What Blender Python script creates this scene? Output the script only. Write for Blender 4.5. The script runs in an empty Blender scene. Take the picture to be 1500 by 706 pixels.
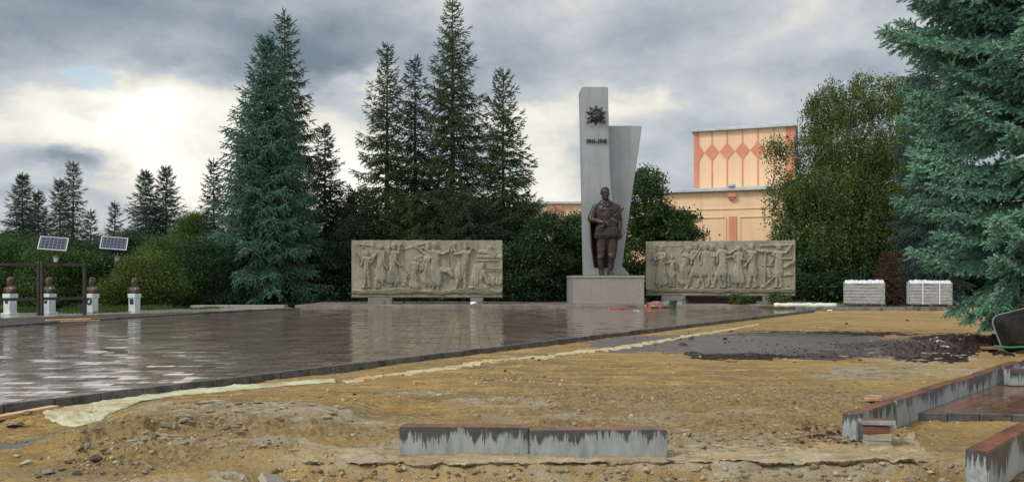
import bpy, math, random
import numpy as np
from mathutils import Vector, Matrix

R = math.radians
F = 1177.0; HZ = 408.0; H = 1.4
col = bpy.context.scene.collection
rs = np.random.RandomState

def P(px, py, D):
    return Vector(((px-750)/F*D, D, H+(HZ-py)/F*D))
def G(px, py, z=0.0):
    D = (H-z)*F/(py-HZ)
    return Vector(((px-750)/F*D, D, z))

# ------------------------------------------------------------------ noise
def vnoise(x, y, seed=0):
    xi = np.floor(x).astype(np.int64); yi = np.floor(y).astype(np.int64)
    xf = x-xi; yf = y-yi
    u = xf*xf*(3-2*xf); v = yf*yf*(3-2*yf)
    def h(a, b):
        n = (a*374761393 + b*668265263 + seed*1442695041) & 0x7fffffff
        n = ((n ^ (n >> 13))*1274126177) & 0x7fffffff
        n = (n ^ (n >> 16)) & 0xffff
        return n/65535.0
    return (h(xi,yi)*(1-u)+h(xi+1,yi)*u)*(1-v)+(h(xi,yi+1)*(1-u)+h(xi+1,yi+1)*u)*v
def fbm(x, y, seed=0, o=4, g=.5):
    s = 0; a = 1; t = 0
    for i in range(o):
        s = s+a*(vnoise(x, y, seed+i*17)-.5); t += a; a *= g; x = x*2.03+11.3; y = y*2.03+5.7
    return s/t*2
def sstep(a, b, x):
    t = np.clip((x-a)/(b-a), 0, 1); return t*t*(3-2*t)

# ------------------------------------------------------------------ objects
def tag(o, label=None, cat=None, group=None, kind=None):
    if label: o['label'] = label
    if cat: o['category'] = cat
    if group: o['group'] = group
    if kind: o['kind'] = kind
    return o
def empty(name, loc, label, cat, group=None, rz=0):
    o = bpy.data.objects.new(name, None); col.objects.link(o)
    o.location = loc; o.rotation_euler = (0, 0, rz); o.empty_display_size = .2
    return tag(o, label, cat, group)
def link(name, me, mat=None, parent=None, smooth=False, loc=None, rz=None):
    if mat is not None:
        for m in (mat if isinstance(mat, (list, tuple)) else [mat]): me.materials.append(m)
    if smooth: me.polygons.foreach_set('use_smooth', [True]*len(me.polygons))
    o = bpy.data.objects.new(name, me); col.objects.link(o)
    if parent: o.parent = parent
    if loc is not None: o.location = loc
    if rz is not None: o.rotation_euler = (0, 0, rz)
    return o
def npmesh(name, V, Fc, attrs=None, cols=None):
    """V n x 3, Fc m x k (uniform) arrays -> mesh, fast"""
    me = bpy.data.meshes.new(name)
    V = np.ascontiguousarray(V, dtype=np.float32); Fc = np.ascontiguousarray(Fc, dtype=np.int32)
    n, k = Fc.shape
    me.vertices.add(len(V)); me.vertices.foreach_set('co', V.ravel())
    me.loops.add(n*k); me.loops.foreach_set('vertex_index', Fc.ravel())
    me.polygons.add(n); me.polygons.foreach_set('loop_start', np.arange(n, dtype=np.int32)*k)
    try: me.polygons.foreach_set('loop_total', np.full(n, k, dtype=np.int32))
    except Exception: pass
    for nm, a in (attrs or {}).items():
        at = me.attributes.new(nm, 'FLOAT', 'POINT'); at.data.foreach_set('value', np.ascontiguousarray(a, dtype=np.float32))
    for nm, a in (cols or {}).items():
        at = me.attributes.new(nm, 'FLOAT_COLOR', 'POINT'); at.data.foreach_set('color', np.ascontiguousarray(a, dtype=np.float32).ravel())
    me.update(calc_edges=True)
    return me
def dup(o, parent=None):
    c = o.copy(); col.objects.link(c)
    if parent: c.parent = parent
    for ch in list(o.children): dup(ch, c)
    return c

class MB:
    def __init__(s): s.v = []; s.f = []
    def add(s, vs, fs):
        b = len(s.v); s.v += [tuple(v) for v in vs]; s.f += [tuple(b+i for i in f) for f in fs]; return s
    def box(s, c, d, M=None, bev=0.0, taper=(1, 1)):
        hx, hy, hz = d[0]/2, d[1]/2, d[2]/2
        c = Vector(c)
        if bev <= 0:
            vs = [Vector((sx*hx*(taper[0] if sz > 0 else 1), sy*hy*(taper[1] if sz > 0 else 1), sz*hz)) for sz in (-1, 1) for sy in (-1, 1) for sx in (-1, 1)]
            fs = [(0,2,3,1),(4,5,7,6),(0,1,5,4),(2,6,7,3),(0,4,6,2),(1,3,7,5)]
        else:
            import bmesh
            bm = bmesh.new(); bmesh.ops.create_cube(bm, size=1)
            for v in bm.verts:
                k = v.co.z > 0
                v.co = Vector((v.co.x*d[0]*(taper[0] if k else 1), v.co.y*d[1]*(taper[1] if k else 1), v.co.z*d[2]))
            bmesh.ops.bevel(bm, geom=bm.edges[:], offset=bev, segments=2, affect='EDGES', profile=.5)
            bm.verts.index_update()
            vs = [v.co.copy() for v in bm.verts]; fs = [[v.index for v in f.verts] for f in bm.faces]; bm.free()
        vs = [(M @ v if M else v)+c for v in vs]
        return s.add(vs, fs)
    def tube(s, pts, r, n=8, cap=True):
        pts = [Vector(p) for p in pts]
        if not hasattr(r, '__len__'): r = [r]*len(pts)
        vs = []; fs = []
        up = Vector((0, 0, 1))
        for i, p in enumerate(pts):
            d = (pts[min(i+1, len(pts)-1)]-pts[max(i-1, 0)]).normalized()
            a = d.cross(up if abs(d.z) < .95 else Vector((1, 0, 0))).normalized(); b = a.cross(d).normalized()
            for k in range(n):
                t = 2*math.pi*k/n
                vs.append(p+(a*math.cos(t)+b*math.sin(t))*r[i])
        for i in range(len(pts)-1):
            for k in range(n):
                fs.append((i*n+k, i*n+(k+1) % n, (i+1)*n+(k+1) % n, (i+1)*n+k))
        if cap:
            fs.append(tuple(range(n))[::-1]); fs.append(tuple((len(pts)-1)*n+k for k in range(n)))
        return s.add(vs, fs)
    def loft(s, secs, n=16):
        """secs: (centre, rx, ry[, rot]) horizontal ellipses, closed with caps"""
        vs = []; fs = []
        for sec in secs:
            c, rx, ry = sec[:3]
            for k in range(n):
                t = 2*math.pi*k/n
                vs.append(Vector(c)+Vector((rx*math.cos(t), ry*math.sin(t), 0)))
        m = len(secs)
        for i in range(m-1):
            for k in range(n):
                fs.append((i*n+k, i*n+(k+1) % n, (i+1)*n+(k+1) % n, (i+1)*n+k))
        fs.append(tuple(range(n))[::-1]); fs.append(tuple((m-1)*n+k for k in range(n)))
        return s.add(vs, fs)
    def ell(s, c, r, M=None, n=14, m=10):
        vs = []; fs = []
        c = Vector(c)
        for i in range(m+1):
            ph = math.pi*i/m
            for k in range(n):
                t = 2*math.pi*k/n
                v = Vector((r[0]*math.sin(ph)*math.cos(t), r[1]*math.sin(ph)*math.sin(t), r[2]*math.cos(ph)))
                vs.append((M @ v if M else v)+c)
        for i in range(m):
            for k in range(n):
                fs.append((i*n+k, (i+1)*n+k, (i+1)*n+(k+1) % n, i*n+(k+1) % n))
        return s.add(vs, fs)
    def cap(s, a, b, ra, rb, n=12):
        a = Vector(a); b = Vector(b); d = (b-a); L = d.length; d = d.normalized()
        pts = []; rr = []
        for k in range(4):
            t = (k+.3)/4.0*math.pi/2
            pts.append(a-d*ra*math.cos(t)); rr.append(ra*math.sin(t))
        pts += [a, b]; rr += [ra, rb]
        for k in range(3, -1, -1):
            t = (k+.3)/4.0*math.pi/2
            pts.append(b+d*rb*math.cos(t)); rr.append(rb*math.sin(t))
        return s.tube(pts, rr, n)
    def prism(s, poly, z0, z1, M=None):
        """poly: list of (x,y) -> prism between z0 and z1"""
        n = len(poly)
        vs = [Vector((x, y, z0)) for x, y in poly]+[Vector((x, y, z1)) for x, y in poly]
        if M: vs = [M @ v for v in vs]
        fs = [tuple(range(n))[::-1], tuple(range(n, 2*n))]+[(i, (i+1) % n, n+(i+1) % n, n+i) for i in range(n)]
        return s.add(vs, fs)
    def mesh(s, name):
        me = bpy.data.meshes.new(name); me.from_pydata(s.v, [], s.f); me.update()
        import bmesh
        bm = bmesh.new(); bm.from_mesh(me); bmesh.ops.recalc_face_normals(bm, faces=bm.faces); bm.to_mesh(me); bm.free()
        return me
    def build(s, name, mat, parent=None, smooth=False, loc=None, rz=None):
        return link(name, s.mesh(name), mat, parent, smooth, loc, rz)
def jitter_mesh(me, amp, freq, seed=0):
    n = len(me.vertices); co = np.empty(n*3, dtype=np.float32); me.vertices.foreach_get('co', co); co = co.reshape(-1, 3)
    for k in range(3):
        a, b = co[:, (k+1) % 3].copy(), co[:, (k+2) % 3].copy()
        co[:, k] += amp*fbm(a*freq+seed*3.1+co[:, k]*freq*.7, b*freq+7.7*k, seed+k, 3)
    me.vertices.foreach_set('co', co.ravel()); me.update()
def remeshed(mb, vox, smooth=2, jit=None):
    me = mb.mesh('tmp')
    o = bpy.data.objects.new('tmp', me); col.objects.link(o)
    m = o.modifiers.new('r', 'REMESH'); m.mode = 'VOXEL'; m.voxel_size = vox; m.use_smooth_shade = True
    if smooth:
        k = o.modifiers.new('s', 'SMOOTH'); k.iterations = smooth; k.factor = .5
    dg = bpy.context.evaluated_depsgraph_get(); dg.update()
    out = bpy.data.meshes.new_from_object(o.evaluated_get(dg), depsgraph=dg)
    bpy.data.objects.remove(o); bpy.data.meshes.remove(me)
    if jit: jitter_mesh(out, *jit)
    return out

# ------------------------------------------------------------------ materials
class NT:
    def __init__(s, name):
        s.m = bpy.data.materials.new(name); s.m.use_nodes = True
        s.t = s.m.node_tree; s.t.nodes.clear()
        s.out = s.t.nodes.new('ShaderNodeOutputMaterial')
        s.b = s.t.nodes.new('ShaderNodeBsdfPrincipled'); s.t.links.new(s.b.outputs[0], s.out.inputs[0])
        s._tc = None
    def n(s, typ, **kw):
        x = s.t.nodes.new(typ)
        for k, v in kw.items():
            if k.startswith('i_'): 
                key = k[2:]
                x.inputs[int(key) if key.isdigit() else key.replace('_', ' ')].default_value = v
            else: setattr(x, k, v)
        return x
    def l(s, a, b): s.t.links.new(a, b)
    def obj(s):
        if not s._tc: s._tc = s.n('ShaderNodeTexCoord')
        return s._tc.outputs['Object']
    def noise(s, scale, detail=4, rough=.55, vec=None, dist=0, sc=None):
        x = s.n('ShaderNodeTexNoise'); x.inputs['Scale'].default_value = scale; x.inputs['Detail'].default_value = detail
        x.inputs['Roughness'].default_value = rough; x.inputs['Distortion'].default_value = dist
        v = vec or s.obj()
        if sc:
            mp = s.n('ShaderNodeMapping'); mp.inputs['Scale'].default_value = sc; s.l(v, mp.inputs[0]); v = mp.outputs[0]
        s.l(v, x.inputs['Vector']); return x.outputs['Fac']
    def ramp(s, f, stops, interp='LINEAR'):
        x = s.n('ShaderNodeValToRGB'); x.color_ramp.interpolation = interp
        e = x.color_ramp.elements
        while len(e) < len(stops): e.new(.5)
        for i, (p, c) in enumerate(stops):
            e[i].position = p; e[i].color = (c, c, c, 1) if not hasattr(c, '__len__') else (*c[:3], 1)
        s.l(f, x.inputs[0]); return x.outputs[0]
    def mix(s, f, a, b, bt='MIX'):
        x = s.n('ShaderNodeMix'); x.data_type = 'RGBA'; x.blend_type = bt
        for sock, v in ((x.inputs[0], f), (x.inputs[6], a), (x.inputs[7], b)):
            if hasattr(v, 'is_linked') or isinstance(v, bpy.types.NodeSocket): s.l(v, sock)
            elif hasattr(v, '__len__'): sock.default_value = (*v[:3], 1)
            else: sock.default_value = v
        return x.outputs[2]
    def math(s, op, a, b=0.0, clamp=False):
        x = s.n('ShaderNodeMath', operation=op); x.use_clamp = clamp
        for i, v in enumerate((a, b)):
            if isinstance(v, bpy.types.NodeSocket): s.l(v, x.inputs[i])
            else: x.inputs[i].default_value = v
        return x.outputs[0]
    def attr(s, nm):
        x = s.n('ShaderNodeAttribute', attribute_name=nm); return x
    def bump(s, h, strength=.3, dist=.02, normal=None):
        x = s.n('ShaderNodeBump'); x.inputs['Strength'].default_value = strength; x.inputs['Distance'].default_value = dist
        s.l(h, x.inputs['Height'])
        if normal: s.l(normal, x.inputs['Normal'])
        return x.outputs[0]
    def set(s, **kw):
        for k, v in kw.items():
            k = k.replace('_', ' ')
            sock = s.b.inputs[k]
            if isinstance(v, bpy.types.NodeSocket): s.l(v, sock)
            elif hasattr(v, '__len__') and len(v) == 3: sock.default_value = (*v, 1)
            else: sock.default_value = v
        return s
def mottled(name, c1, c2, scale=6, rough=.75, bump=.3, bscale=30, bd=.01, c3=None, metallic=0, spec=.5, sc=None):
    t = NT(name)
    f = t.noise(scale, 6, .6, sc=sc)
    c = t.ramp(f, [(.3, c1), (.7, c2)])
    if c3:
        g = t.ramp(t.noise(scale*.37, 5, .65, dist=.5), [(.5, 0), (.62, 1)])
        c = t.mix(g, c, c3)
    t.set(Base_Color=c, Roughness=rough, Metallic=metallic)
    t.b.inputs['Specular IOR Level'].default_value = spec
    t.set(Normal=t.bump(t.noise(bscale, 6, .65), bump, bd))
    return t.m

M = {}
def streaked(name, c1, c2, dark_, scale=.5, amt=.5, joint=None, rough=.8):
    t = NT(name); c = t.ramp(t.noise(scale, 6, .65), [(.3, c1), (.7, c2)])
    c = t.mix(t.ramp(t.noise(scale*4, 6, .7, sc=(1, 1, .10)), [(.48, 0), (.72, amt)]), c, dark_)
    c = t.mix(t.ramp(t.noise(scale*9, 6, .75), [(.55, 0), (.75, amt*.6)]), c, dark_)
    h = t.noise(12, 6, .7)
    if joint:
        sx = t.n('ShaderNodeSeparateXYZ'); t.l(t.obj(), sx.inputs[0]); w_ = t.math('MODULO', t.math('ADD', sx.outputs[2], 100.0), joint)
        g_ = t.ramp(w_, [(0, 1), (.03/joint if joint < 1 else .03, 0)]); c = t.mix(t.math('MULTIPLY', g_, .45), c, dark_)
    t.set(Base_Color=c, Roughness=rough, Normal=t.bump(h, .25, .01)); return t.m
def foliage(name, cs, rough=.6, trans=.0, tc=None, spec=.3):
    t = NT(name)
    a = t.attr('tint').outputs['Fac']
    c = t.ramp(a, [(i/(len(cs)-1), c) for i, c in enumerate(cs)])
    t.set(Base_Color=c, Roughness=rough); t.b.inputs['Specular IOR Level'].default_value = spec
    if trans > 0:
        tr = t.n('ShaderNodeBsdfTranslucent'); t.l(t.mix(1.0, c, tc or (1.2, 1.3, .6), 'MULTIPLY'), tr.inputs[0])
        mx = t.n('ShaderNodeMixShader'); mx.inputs[0].default_value = trans
        t.l(t.b.outputs[0], mx.inputs[1]); t.l(tr.outputs[0], mx.inputs[2]); t.l(mx.outputs[0], t.out.inputs[0])
    return t.m
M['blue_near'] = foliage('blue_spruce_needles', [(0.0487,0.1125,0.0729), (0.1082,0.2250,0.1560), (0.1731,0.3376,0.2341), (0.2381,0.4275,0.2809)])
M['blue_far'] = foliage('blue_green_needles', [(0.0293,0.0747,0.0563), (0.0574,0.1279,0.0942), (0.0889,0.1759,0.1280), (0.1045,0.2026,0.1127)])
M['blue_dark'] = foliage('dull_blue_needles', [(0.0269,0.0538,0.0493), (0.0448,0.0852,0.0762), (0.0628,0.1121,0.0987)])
M['green_spruce'] = foliage('green_spruce_needles', [(0.0198,0.0448,0.0161), (0.0404,0.0762,0.0233), (0.0673,0.1076,0.0314)])
M['green_dark'] = foliage('dark_spruce_needles', [(0.0144,0.0359,0.0179), (0.0269,0.0583,0.0251), (0.0448,0.0762,0.0314)])
M['green_far'] = foliage('distant_spruce_needles', [(0.0269,0.0538,0.0404), (0.0404,0.0762,0.0538), (0.0538,0.0942,0.0628)])
M['dead'] = foliage('dry_brown_needles', [(0.0300,0.0200,0.0120), (0.0600,0.0360,0.0200), (0.0900,0.0550,0.0300)]) if 1 else foliage('x', [(0.0600,0.0350,0.0200), (0.1200,0.0700,0.0350), (0.1700,0.1000,0.0500)])
M['birch'] = foliage('birch_leaves', [(0.0306,0.0632,0.0133), (0.0612,0.1071,0.0245), (0.1224,0.1734,0.0408)], .5, .35)
M['chestnut'] = foliage('chestnut_leaves', [(0.0161,0.0448,0.0125), (0.0314,0.0718,0.0179), (0.0493,0.0987,0.0251)], .5, .25)
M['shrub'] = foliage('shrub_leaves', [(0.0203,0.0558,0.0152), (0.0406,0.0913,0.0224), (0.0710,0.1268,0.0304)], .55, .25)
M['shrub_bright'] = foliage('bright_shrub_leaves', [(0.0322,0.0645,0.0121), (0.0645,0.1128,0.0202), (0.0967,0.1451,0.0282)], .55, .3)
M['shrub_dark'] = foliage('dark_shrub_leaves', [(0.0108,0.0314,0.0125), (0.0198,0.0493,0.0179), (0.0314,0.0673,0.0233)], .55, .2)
M['grass'] = foliage('grass_blades', [(0.0231,0.0462,0.0092), (0.0462,0.0847,0.0154), (0.0847,0.1232,0.0270)], .6, .3)
M['bark'] = mottled('grey_brown_bark', (.028,.021,.016), (.07,.052,.038), 12, .9, .7, 25, .03, sc=(1, 1, .25))
M['bark_red'] = mottled('reddish_spruce_bark', (.09,.05,.03), (.2,.12,.08), 12, .9, .7, 25, .03, sc=(1, 1, .25))
t = NT('birch_bark'); f = t.ramp(t.noise(7, 5, .7, sc=(.6, .6, 3)), [(.45, (.62,.6,.55)), (.56, (.5,.48,.43)), (.62, (.05,.045,.04))]); t.set(Base_Color=f, Roughness=.7); M['birch_bark'] = t.m

# ------------------------------------------------------------------ ground
PLAZA_Z = .09
LA = Vector((-5.28, 8.28)); LD = Vector((1, 1.408)).normalized(); LN = Vector((LD.y, -LD.x))   # right edge of the plaza, normal to the right
LEFTKERB = [(-13.75, 21.2), (-12.5, 26.5), (-11.2, 30.2), (-9.0, 34.0)]
def ell_mask(px, py, c, soft=.5):
    m = 0
    for cx, cy, rx, ry, a in c:
        d = np.sqrt(((px-cx)/rx)**2+((py-cy)/ry)**2)
        m = np.maximum(m, a*(1-sstep(1-soft, 1+soft, d)))
    return m
def ex_(x): return sstep(-2.1, -1.6, x)
def edge_y(x): return 6.08+.13*fbm(x*.9, x*0+2, 61, 4)+.03*fbm(x*7, x*0+1, 62, 3)
def terrain(x, y, want=False):
    x = np.asarray(x, dtype=float); y = np.asarray(y, dtype=float)
    yy = np.maximum(y, 1.0)
    px = 750+F*x/yy; py = HZ+H*F/yy
    n1 = fbm(x*.9, y*.9, 1, 5); n2 = fbm(x*3.2, y*3.2, 5, 4); n3 = fbm(x*11, y*11, 9, 3)
    n4 = fbm(x*1.6+4, y*4.5, 23, 5); n5 = fbm(x*30, y*30, 41, 2)
    wob = n4*9
    # perturbed author coordinates for zones
    qx = px+n2*35*np.clip(8/yy, .3, 1); qy = py+(n2*9+n4*10+n3*4)*np.clip(8/yy, .12, 1)
    wet = ell_mask(qx, qy, [(1010,503,150,12,.9), (1120,503,190,15,1), (1230,508,150,15,1), (1320,515,80,12,1), (960,512,90,7,.5), (25,652,50,7,.9), (1270,549,90,9,.35)], .3)
    soil = ell_mask(qx, qy, [(1120,522,110,5,1), (1300,508,80,7,.9), (1360,518,70,14,1), (1400,500,80,13,.8), (1200,489,160,4,.7), (1060,518,60,4,.8), (1240,520,90,4,.9), (1450,512,80,12,.8)], .35)
    crust = ell_mask(qx, qy, [(980,672,560,9,.95), (1230,668,160,10,.8), (600,698,480,5,.9), (330,652,120,6,.9), (380,615,170,9,.75), (500,625,120,7,.6), (1270,549,85,8,.9), (1000,648,220,10,.5),
                              (1060,606,120,5,.5), (740,594,80,3,.6), (620,578,60,3,.5), (850,615,150,5,.4), (1420,575,60,7,.6), (1390,545,90,7,.5), (1360,530,80,5,.7), (720,650,200,8,.5), (60,690,60,6,.3), (420,560,60,3,.3)], .35)
    crust = np.clip(crust*(.75+.8*n4+.35*n3), 0, 1)
    gravel = ell_mask(qx, qy, [(1000,580,300,16,1), (1200,590,150,20,1), (800,600,240,12,.6), (1050,625,300,25,.8), (450,640,250,25,.75), (230,655,160,30,.85), (720,555,30,4,.7), (1230,470,80,4,.3), (1330,635,120,20,.4), (700,630,240,16,.6), (1100,655,300,14,.7), (900,695,560,9,.9)], .45)
    gravel = np.clip(gravel+.35*n4, 0, 1)
    # heights
    z = .022*n1+.012*n2+.006*n3
    z = z*np.clip((yy-3)/3, .3, 1)
    flat = sstep(16, 24, yy); z = z*(1-.6*flat)
    nearf = np.clip(9/yy, .25, 1)
    slabz = ex_(x)*sstep(edge_y(x)-.05, edge_y(x)+.05, yy)*(1-sstep(edge_y(x)+.6, edge_y(x)+.9, yy))
    z += (1-.85*slabz)*(gravel*(.026*np.abs(n3)+.018*n5+.018*n2)+.006*n5*(.4+np.clip(n2+.3, 0, 1))+.010*np.clip(n3, 0, 1)*np.clip(n2+.2, 0, 1))*nearf
    cr = sstep(.35, .5, crust); z += cr*(.018+.008*n3)*(1-sstep(14, 20, yy))-cr*z*.4
    # ledge: crust broken off, ground drops towards the viewer
    ex = sstep(-2.1, -1.6, x)*(1-sstep(3.3, 3.6, x)*0)
    edge = edge_y(x)+.02+.03*n3
    z -= ex*(.115+.02*n2)*(1-sstep(edge-.16+.05*n2, edge+.02, yy))
    lo = 5.66+.05*n2
    z -= ex*.01*(1-sstep(lo-.03, lo+.03, yy))
    z += -.03*ex*sstep(0, 1, 1-np.abs((yy-edge+.06)/.06))*0
    # second low ledge around py 655 (short steps)
    e2 = 6.9+.14*n4+.08*n2
    z -= .035*sstep(-1.9, -1.2, x)*(1-sstep(2.5, 2.8, x))*(1-sstep(e2-.05, e2+.03, yy))*.6
    # left rubble ledge
    e3 = 7.55+.25*n4-.9*sstep(-2.7, -3.7, x)-.25*sstep(-2.5, -1.6, x)
    lx = sstep(-4.3, -3.4, x)*(1-sstep(-1.9, -1.3, x))
    z += lx*.10*sstep(e3-.16, e3+.05, yy)*(1-sstep(8.6, 9.6, yy))
    z += lx*.03*np.exp(-((yy-e3+.15)/.18)**2)*(1+1.5*n3)
    e4 = 6.35+.12*n4
    z += lx*.05*sstep(e4-.12, e4+.04, yy)*(1-sstep(7.0, 7.6, yy))
    z -= .08*(1-sstep(5.2, 6.0, yy))*(1-ex)
    # heaps
    for cx, cy, rx, ry, a in ((2.55,7.35,.35,.25,.08), (3.2,7.0,.35,.2,.06), (8.3,15.2,1.6,.8,.16), (9.6,16.5,1.2,.7,.12), (10.5,17.2,1.8,.5,.1), (1.2,9.3,.5,.3,.03), (.2,13.2,.6,.5,.05), (-4.7,8.05,.6,.25,.06), (6.8,14.2,.8,.4,.05)):
        z += a*np.exp(-((x-cx)/rx)**2-((yy-cy)/ry)**2)*(1+.9*n3+.5*n2)
    # keep under the plaza, kerb strips and pavings
    d = (x-LA.x)*LN.x+(y-LA.y)*LN.y
    onpl = (1-sstep(-.25, -.12, d))
    z = z*(1-onpl)+onpl*(-.06)
    z = np.where(d < .9, np.minimum(z, .045+.0*z), z)
    far = sstep(33.2, 33.9, yy)*sstep(10.5, 11.2, x)
    z = z*(1-far)+far*.16
    fz = sstep(40, 60, yy)*(1-far); z = z*(1-fz)
    if not want: return z
    return z, wet, soil, crust, gravel, px, py, d
def hz(x, y): return float(terrain(np.array([x]), np.array([y]))[0])

ys = np.concatenate([np.geomspace(2.2, 14, 640, endpoint=False), np.geomspace(14, 60, 260, endpoint=False), np.geomspace(60, 900, 40)])
us = np.concatenate([np.linspace(-1.7, -.72, 60, endpoint=False), np.linspace(-.72, .72, 940, endpoint=False), np.linspace(.72, 1.7, 61)])
U, Y = np.meshgrid(us, ys); X = U*Y
z, wet, soil, crust, gravel, px_, py_, dpl = terrain(X, Y, True)
nr, nc = X.shape
idx = np.arange(nr*nc).reshape(nr, nc)
Fq = np.stack([idx[:-1, :-1], idx[:-1, 1:], idx[1:, 1:], idx[1:, :-1]], -1).reshape(-1, 4)
gravel = gravel*.72
grassm = np.maximum(sstep(34, 35.5, Y), (dpl < -.3)*1.0)
cA = np.stack([wet, soil, crust, np.ones_like(wet)], -1).reshape(-1, 4)
cB = np.stack([gravel, grassm, sstep(-.6, .6, fbm(X*.35+3, Y*.35, 77, 3)), np.ones_like(wet)], -1).reshape(-1, 4)
me = npmesh('ground', np.stack([X, Y, z], -1).reshape(-1, 3), Fq, cols={'zoneA': cA, 'zoneB': cB})
t = NT('sandy_building_site_ground')
sa = t.n('ShaderNodeSeparateColor'); t.l(t.attr('zoneA').outputs['Color'], sa.inputs[0])
sb = t.n('ShaderNodeSeparateColor'); t.l(t.attr('zoneB').outputs['Color'], sb.inputs[0])
nz1 = t.noise(2.2, 8, .65); nz2 = t.noise(14, 8, .7); nz3 = t.noise(60, 4, .7); nzs = t.noise(5, 8, .7, sc=(.45, 1.6, 1))
sand = t.ramp(nz1, [(.3, (.22,.135,.044)), (.5, (.39,.26,.09)), (.7, (.51,.365,.155))])
sand = t.mix(t.ramp(nz2, [(.46, 0), (.66, .9)]), sand, (.15,.10,.05))
sand = t.mix(t.ramp(t.noise(1.1, 9, .72, sc=(.5, 1.5, 1)), [(.45, 0), (.57, .85)]), sand, (.20,.15,.08))
sand = t.mix(t.ramp(t.noise(3.1, 8, .75, sc=(.4, 1.8, 1), dist=.6), [(.52, 0), (.6, .75)]), sand, (.13,.088,.042))
sand = t.mix(t.ramp(t.noise(9, 6, .75, dist=.8), [(.56, 0), (.64, .7)]), sand, (.40,.33,.2))
sand = t.mix(t.ramp(sb.outputs[2], [(.3, 0), (.9, .5)]), sand, (.37,.255,.10))
grv = t.ramp(nz2, [(.34, (.07,.05,.024)), (.47, (.205,.15,.072)), (.62, (.37,.295,.165))])
c = t.mix(t.math('MULTIPLY', t.ramp(sb.outputs[0], [(.2, 0), (.65, 1)]), t.ramp(nzs, [(.36, .35), (.6, 1)])), sand, grv)
crc = t.ramp(nzs, [(.3, (.22,.185,.125)), (.5, (.36,.325,.24)), (.7, (.46,.43,.34))])
crm = t.math('MULTIPLY', sa.outputs[2], t.ramp(t.noise(7, 8, .75, sc=(.5, 1.3, 1)), [(.36, .1), (.52, 1.3)]), True)
c = t.mix(crm, c, crc)
wc = t.ramp(nzs, [(.35, (.035,.028,.026)), (.5, (.075,.062,.055)), (.7, (.13,.108,.095))])
wm = t.ramp(t.math('ADD', sa.outputs[0], t.math('MULTIPLY', t.math('SUBTRACT', nzs, .5), .9)), [(.35, 0), (.5, 1)])
c = t.mix(wm, c, wc)
sc_ = t.ramp(nz2, [(.35, (.012,.008,.007)), (.6, (.045,.03,.025)), (.75, (.09,.055,.04))])
sm = t.ramp(t.math('ADD', sa.outputs[1], t.math('MULTIPLY', t.math('SUBTRACT', nz1, .5), 1.2)), [(.42, 0), (.55, 1)])
c = t.mix(sm, c, sc_)
c = t.mix(sb.outputs[1], c, t.ramp(nz2, [(.35, (.022,.028,.012)), (.65, (.06,.07,.025))]))
# darker and paler crumbs
vo = t.n('ShaderNodeTexVoronoi'); vo.inputs['Scale'].default_value = 34; t.l(t.obj(), vo.inputs['Vector'])
peb = t.ramp(vo.outputs['Distance'], [(.12, 1), (.3, 0)])
sepv = t.n('ShaderNodeSeparateColor'); t.l(vo.outputs['Color'], sepv.inputs[0])
pk = t.math('MULTIPLY', peb, t.ramp(sepv.outputs[0], [(.88, 0), (.92, 1)]))
pk = t.math('MULTIPLY', pk, t.ramp(nz1, [(.4, .2), (.6, 1)]))
c = t.mix(pk, c, t.ramp(sepv.outputs[1], [(0, (.07,.045,.02)), (.6, (.2,.15,.09)), (1, (.5,.46,.36))]))
t.set(Base_Color=c)
rgh = t.math('SUBTRACT', .9, t.math('MULTIPLY', wm, t.ramp(nz2, [(.35, .62), (.6, .3)])))
t.set(Roughness=rgh); t.set(Specular_IOR_Level=t.math('ADD', .18, t.math('MULTIPLY', wm, .5)))
hgt = t.math('ADD', t.math('MULTIPLY', nz2, 1.0), t.math('ADD', t.math('MULTIPLY', nz3, .35), t.math('MULTIPLY', peb, .12)))
hgt = t.math('MULTIPLY', hgt, t.math('SUBTRACT', 1.0, t.math('MULTIPLY', wm, .75)))
t.set(Normal=t.bump(hgt, 1.0, .05))
tag(link('ground', me, t.m, smooth=True), kind='structure')

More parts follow.
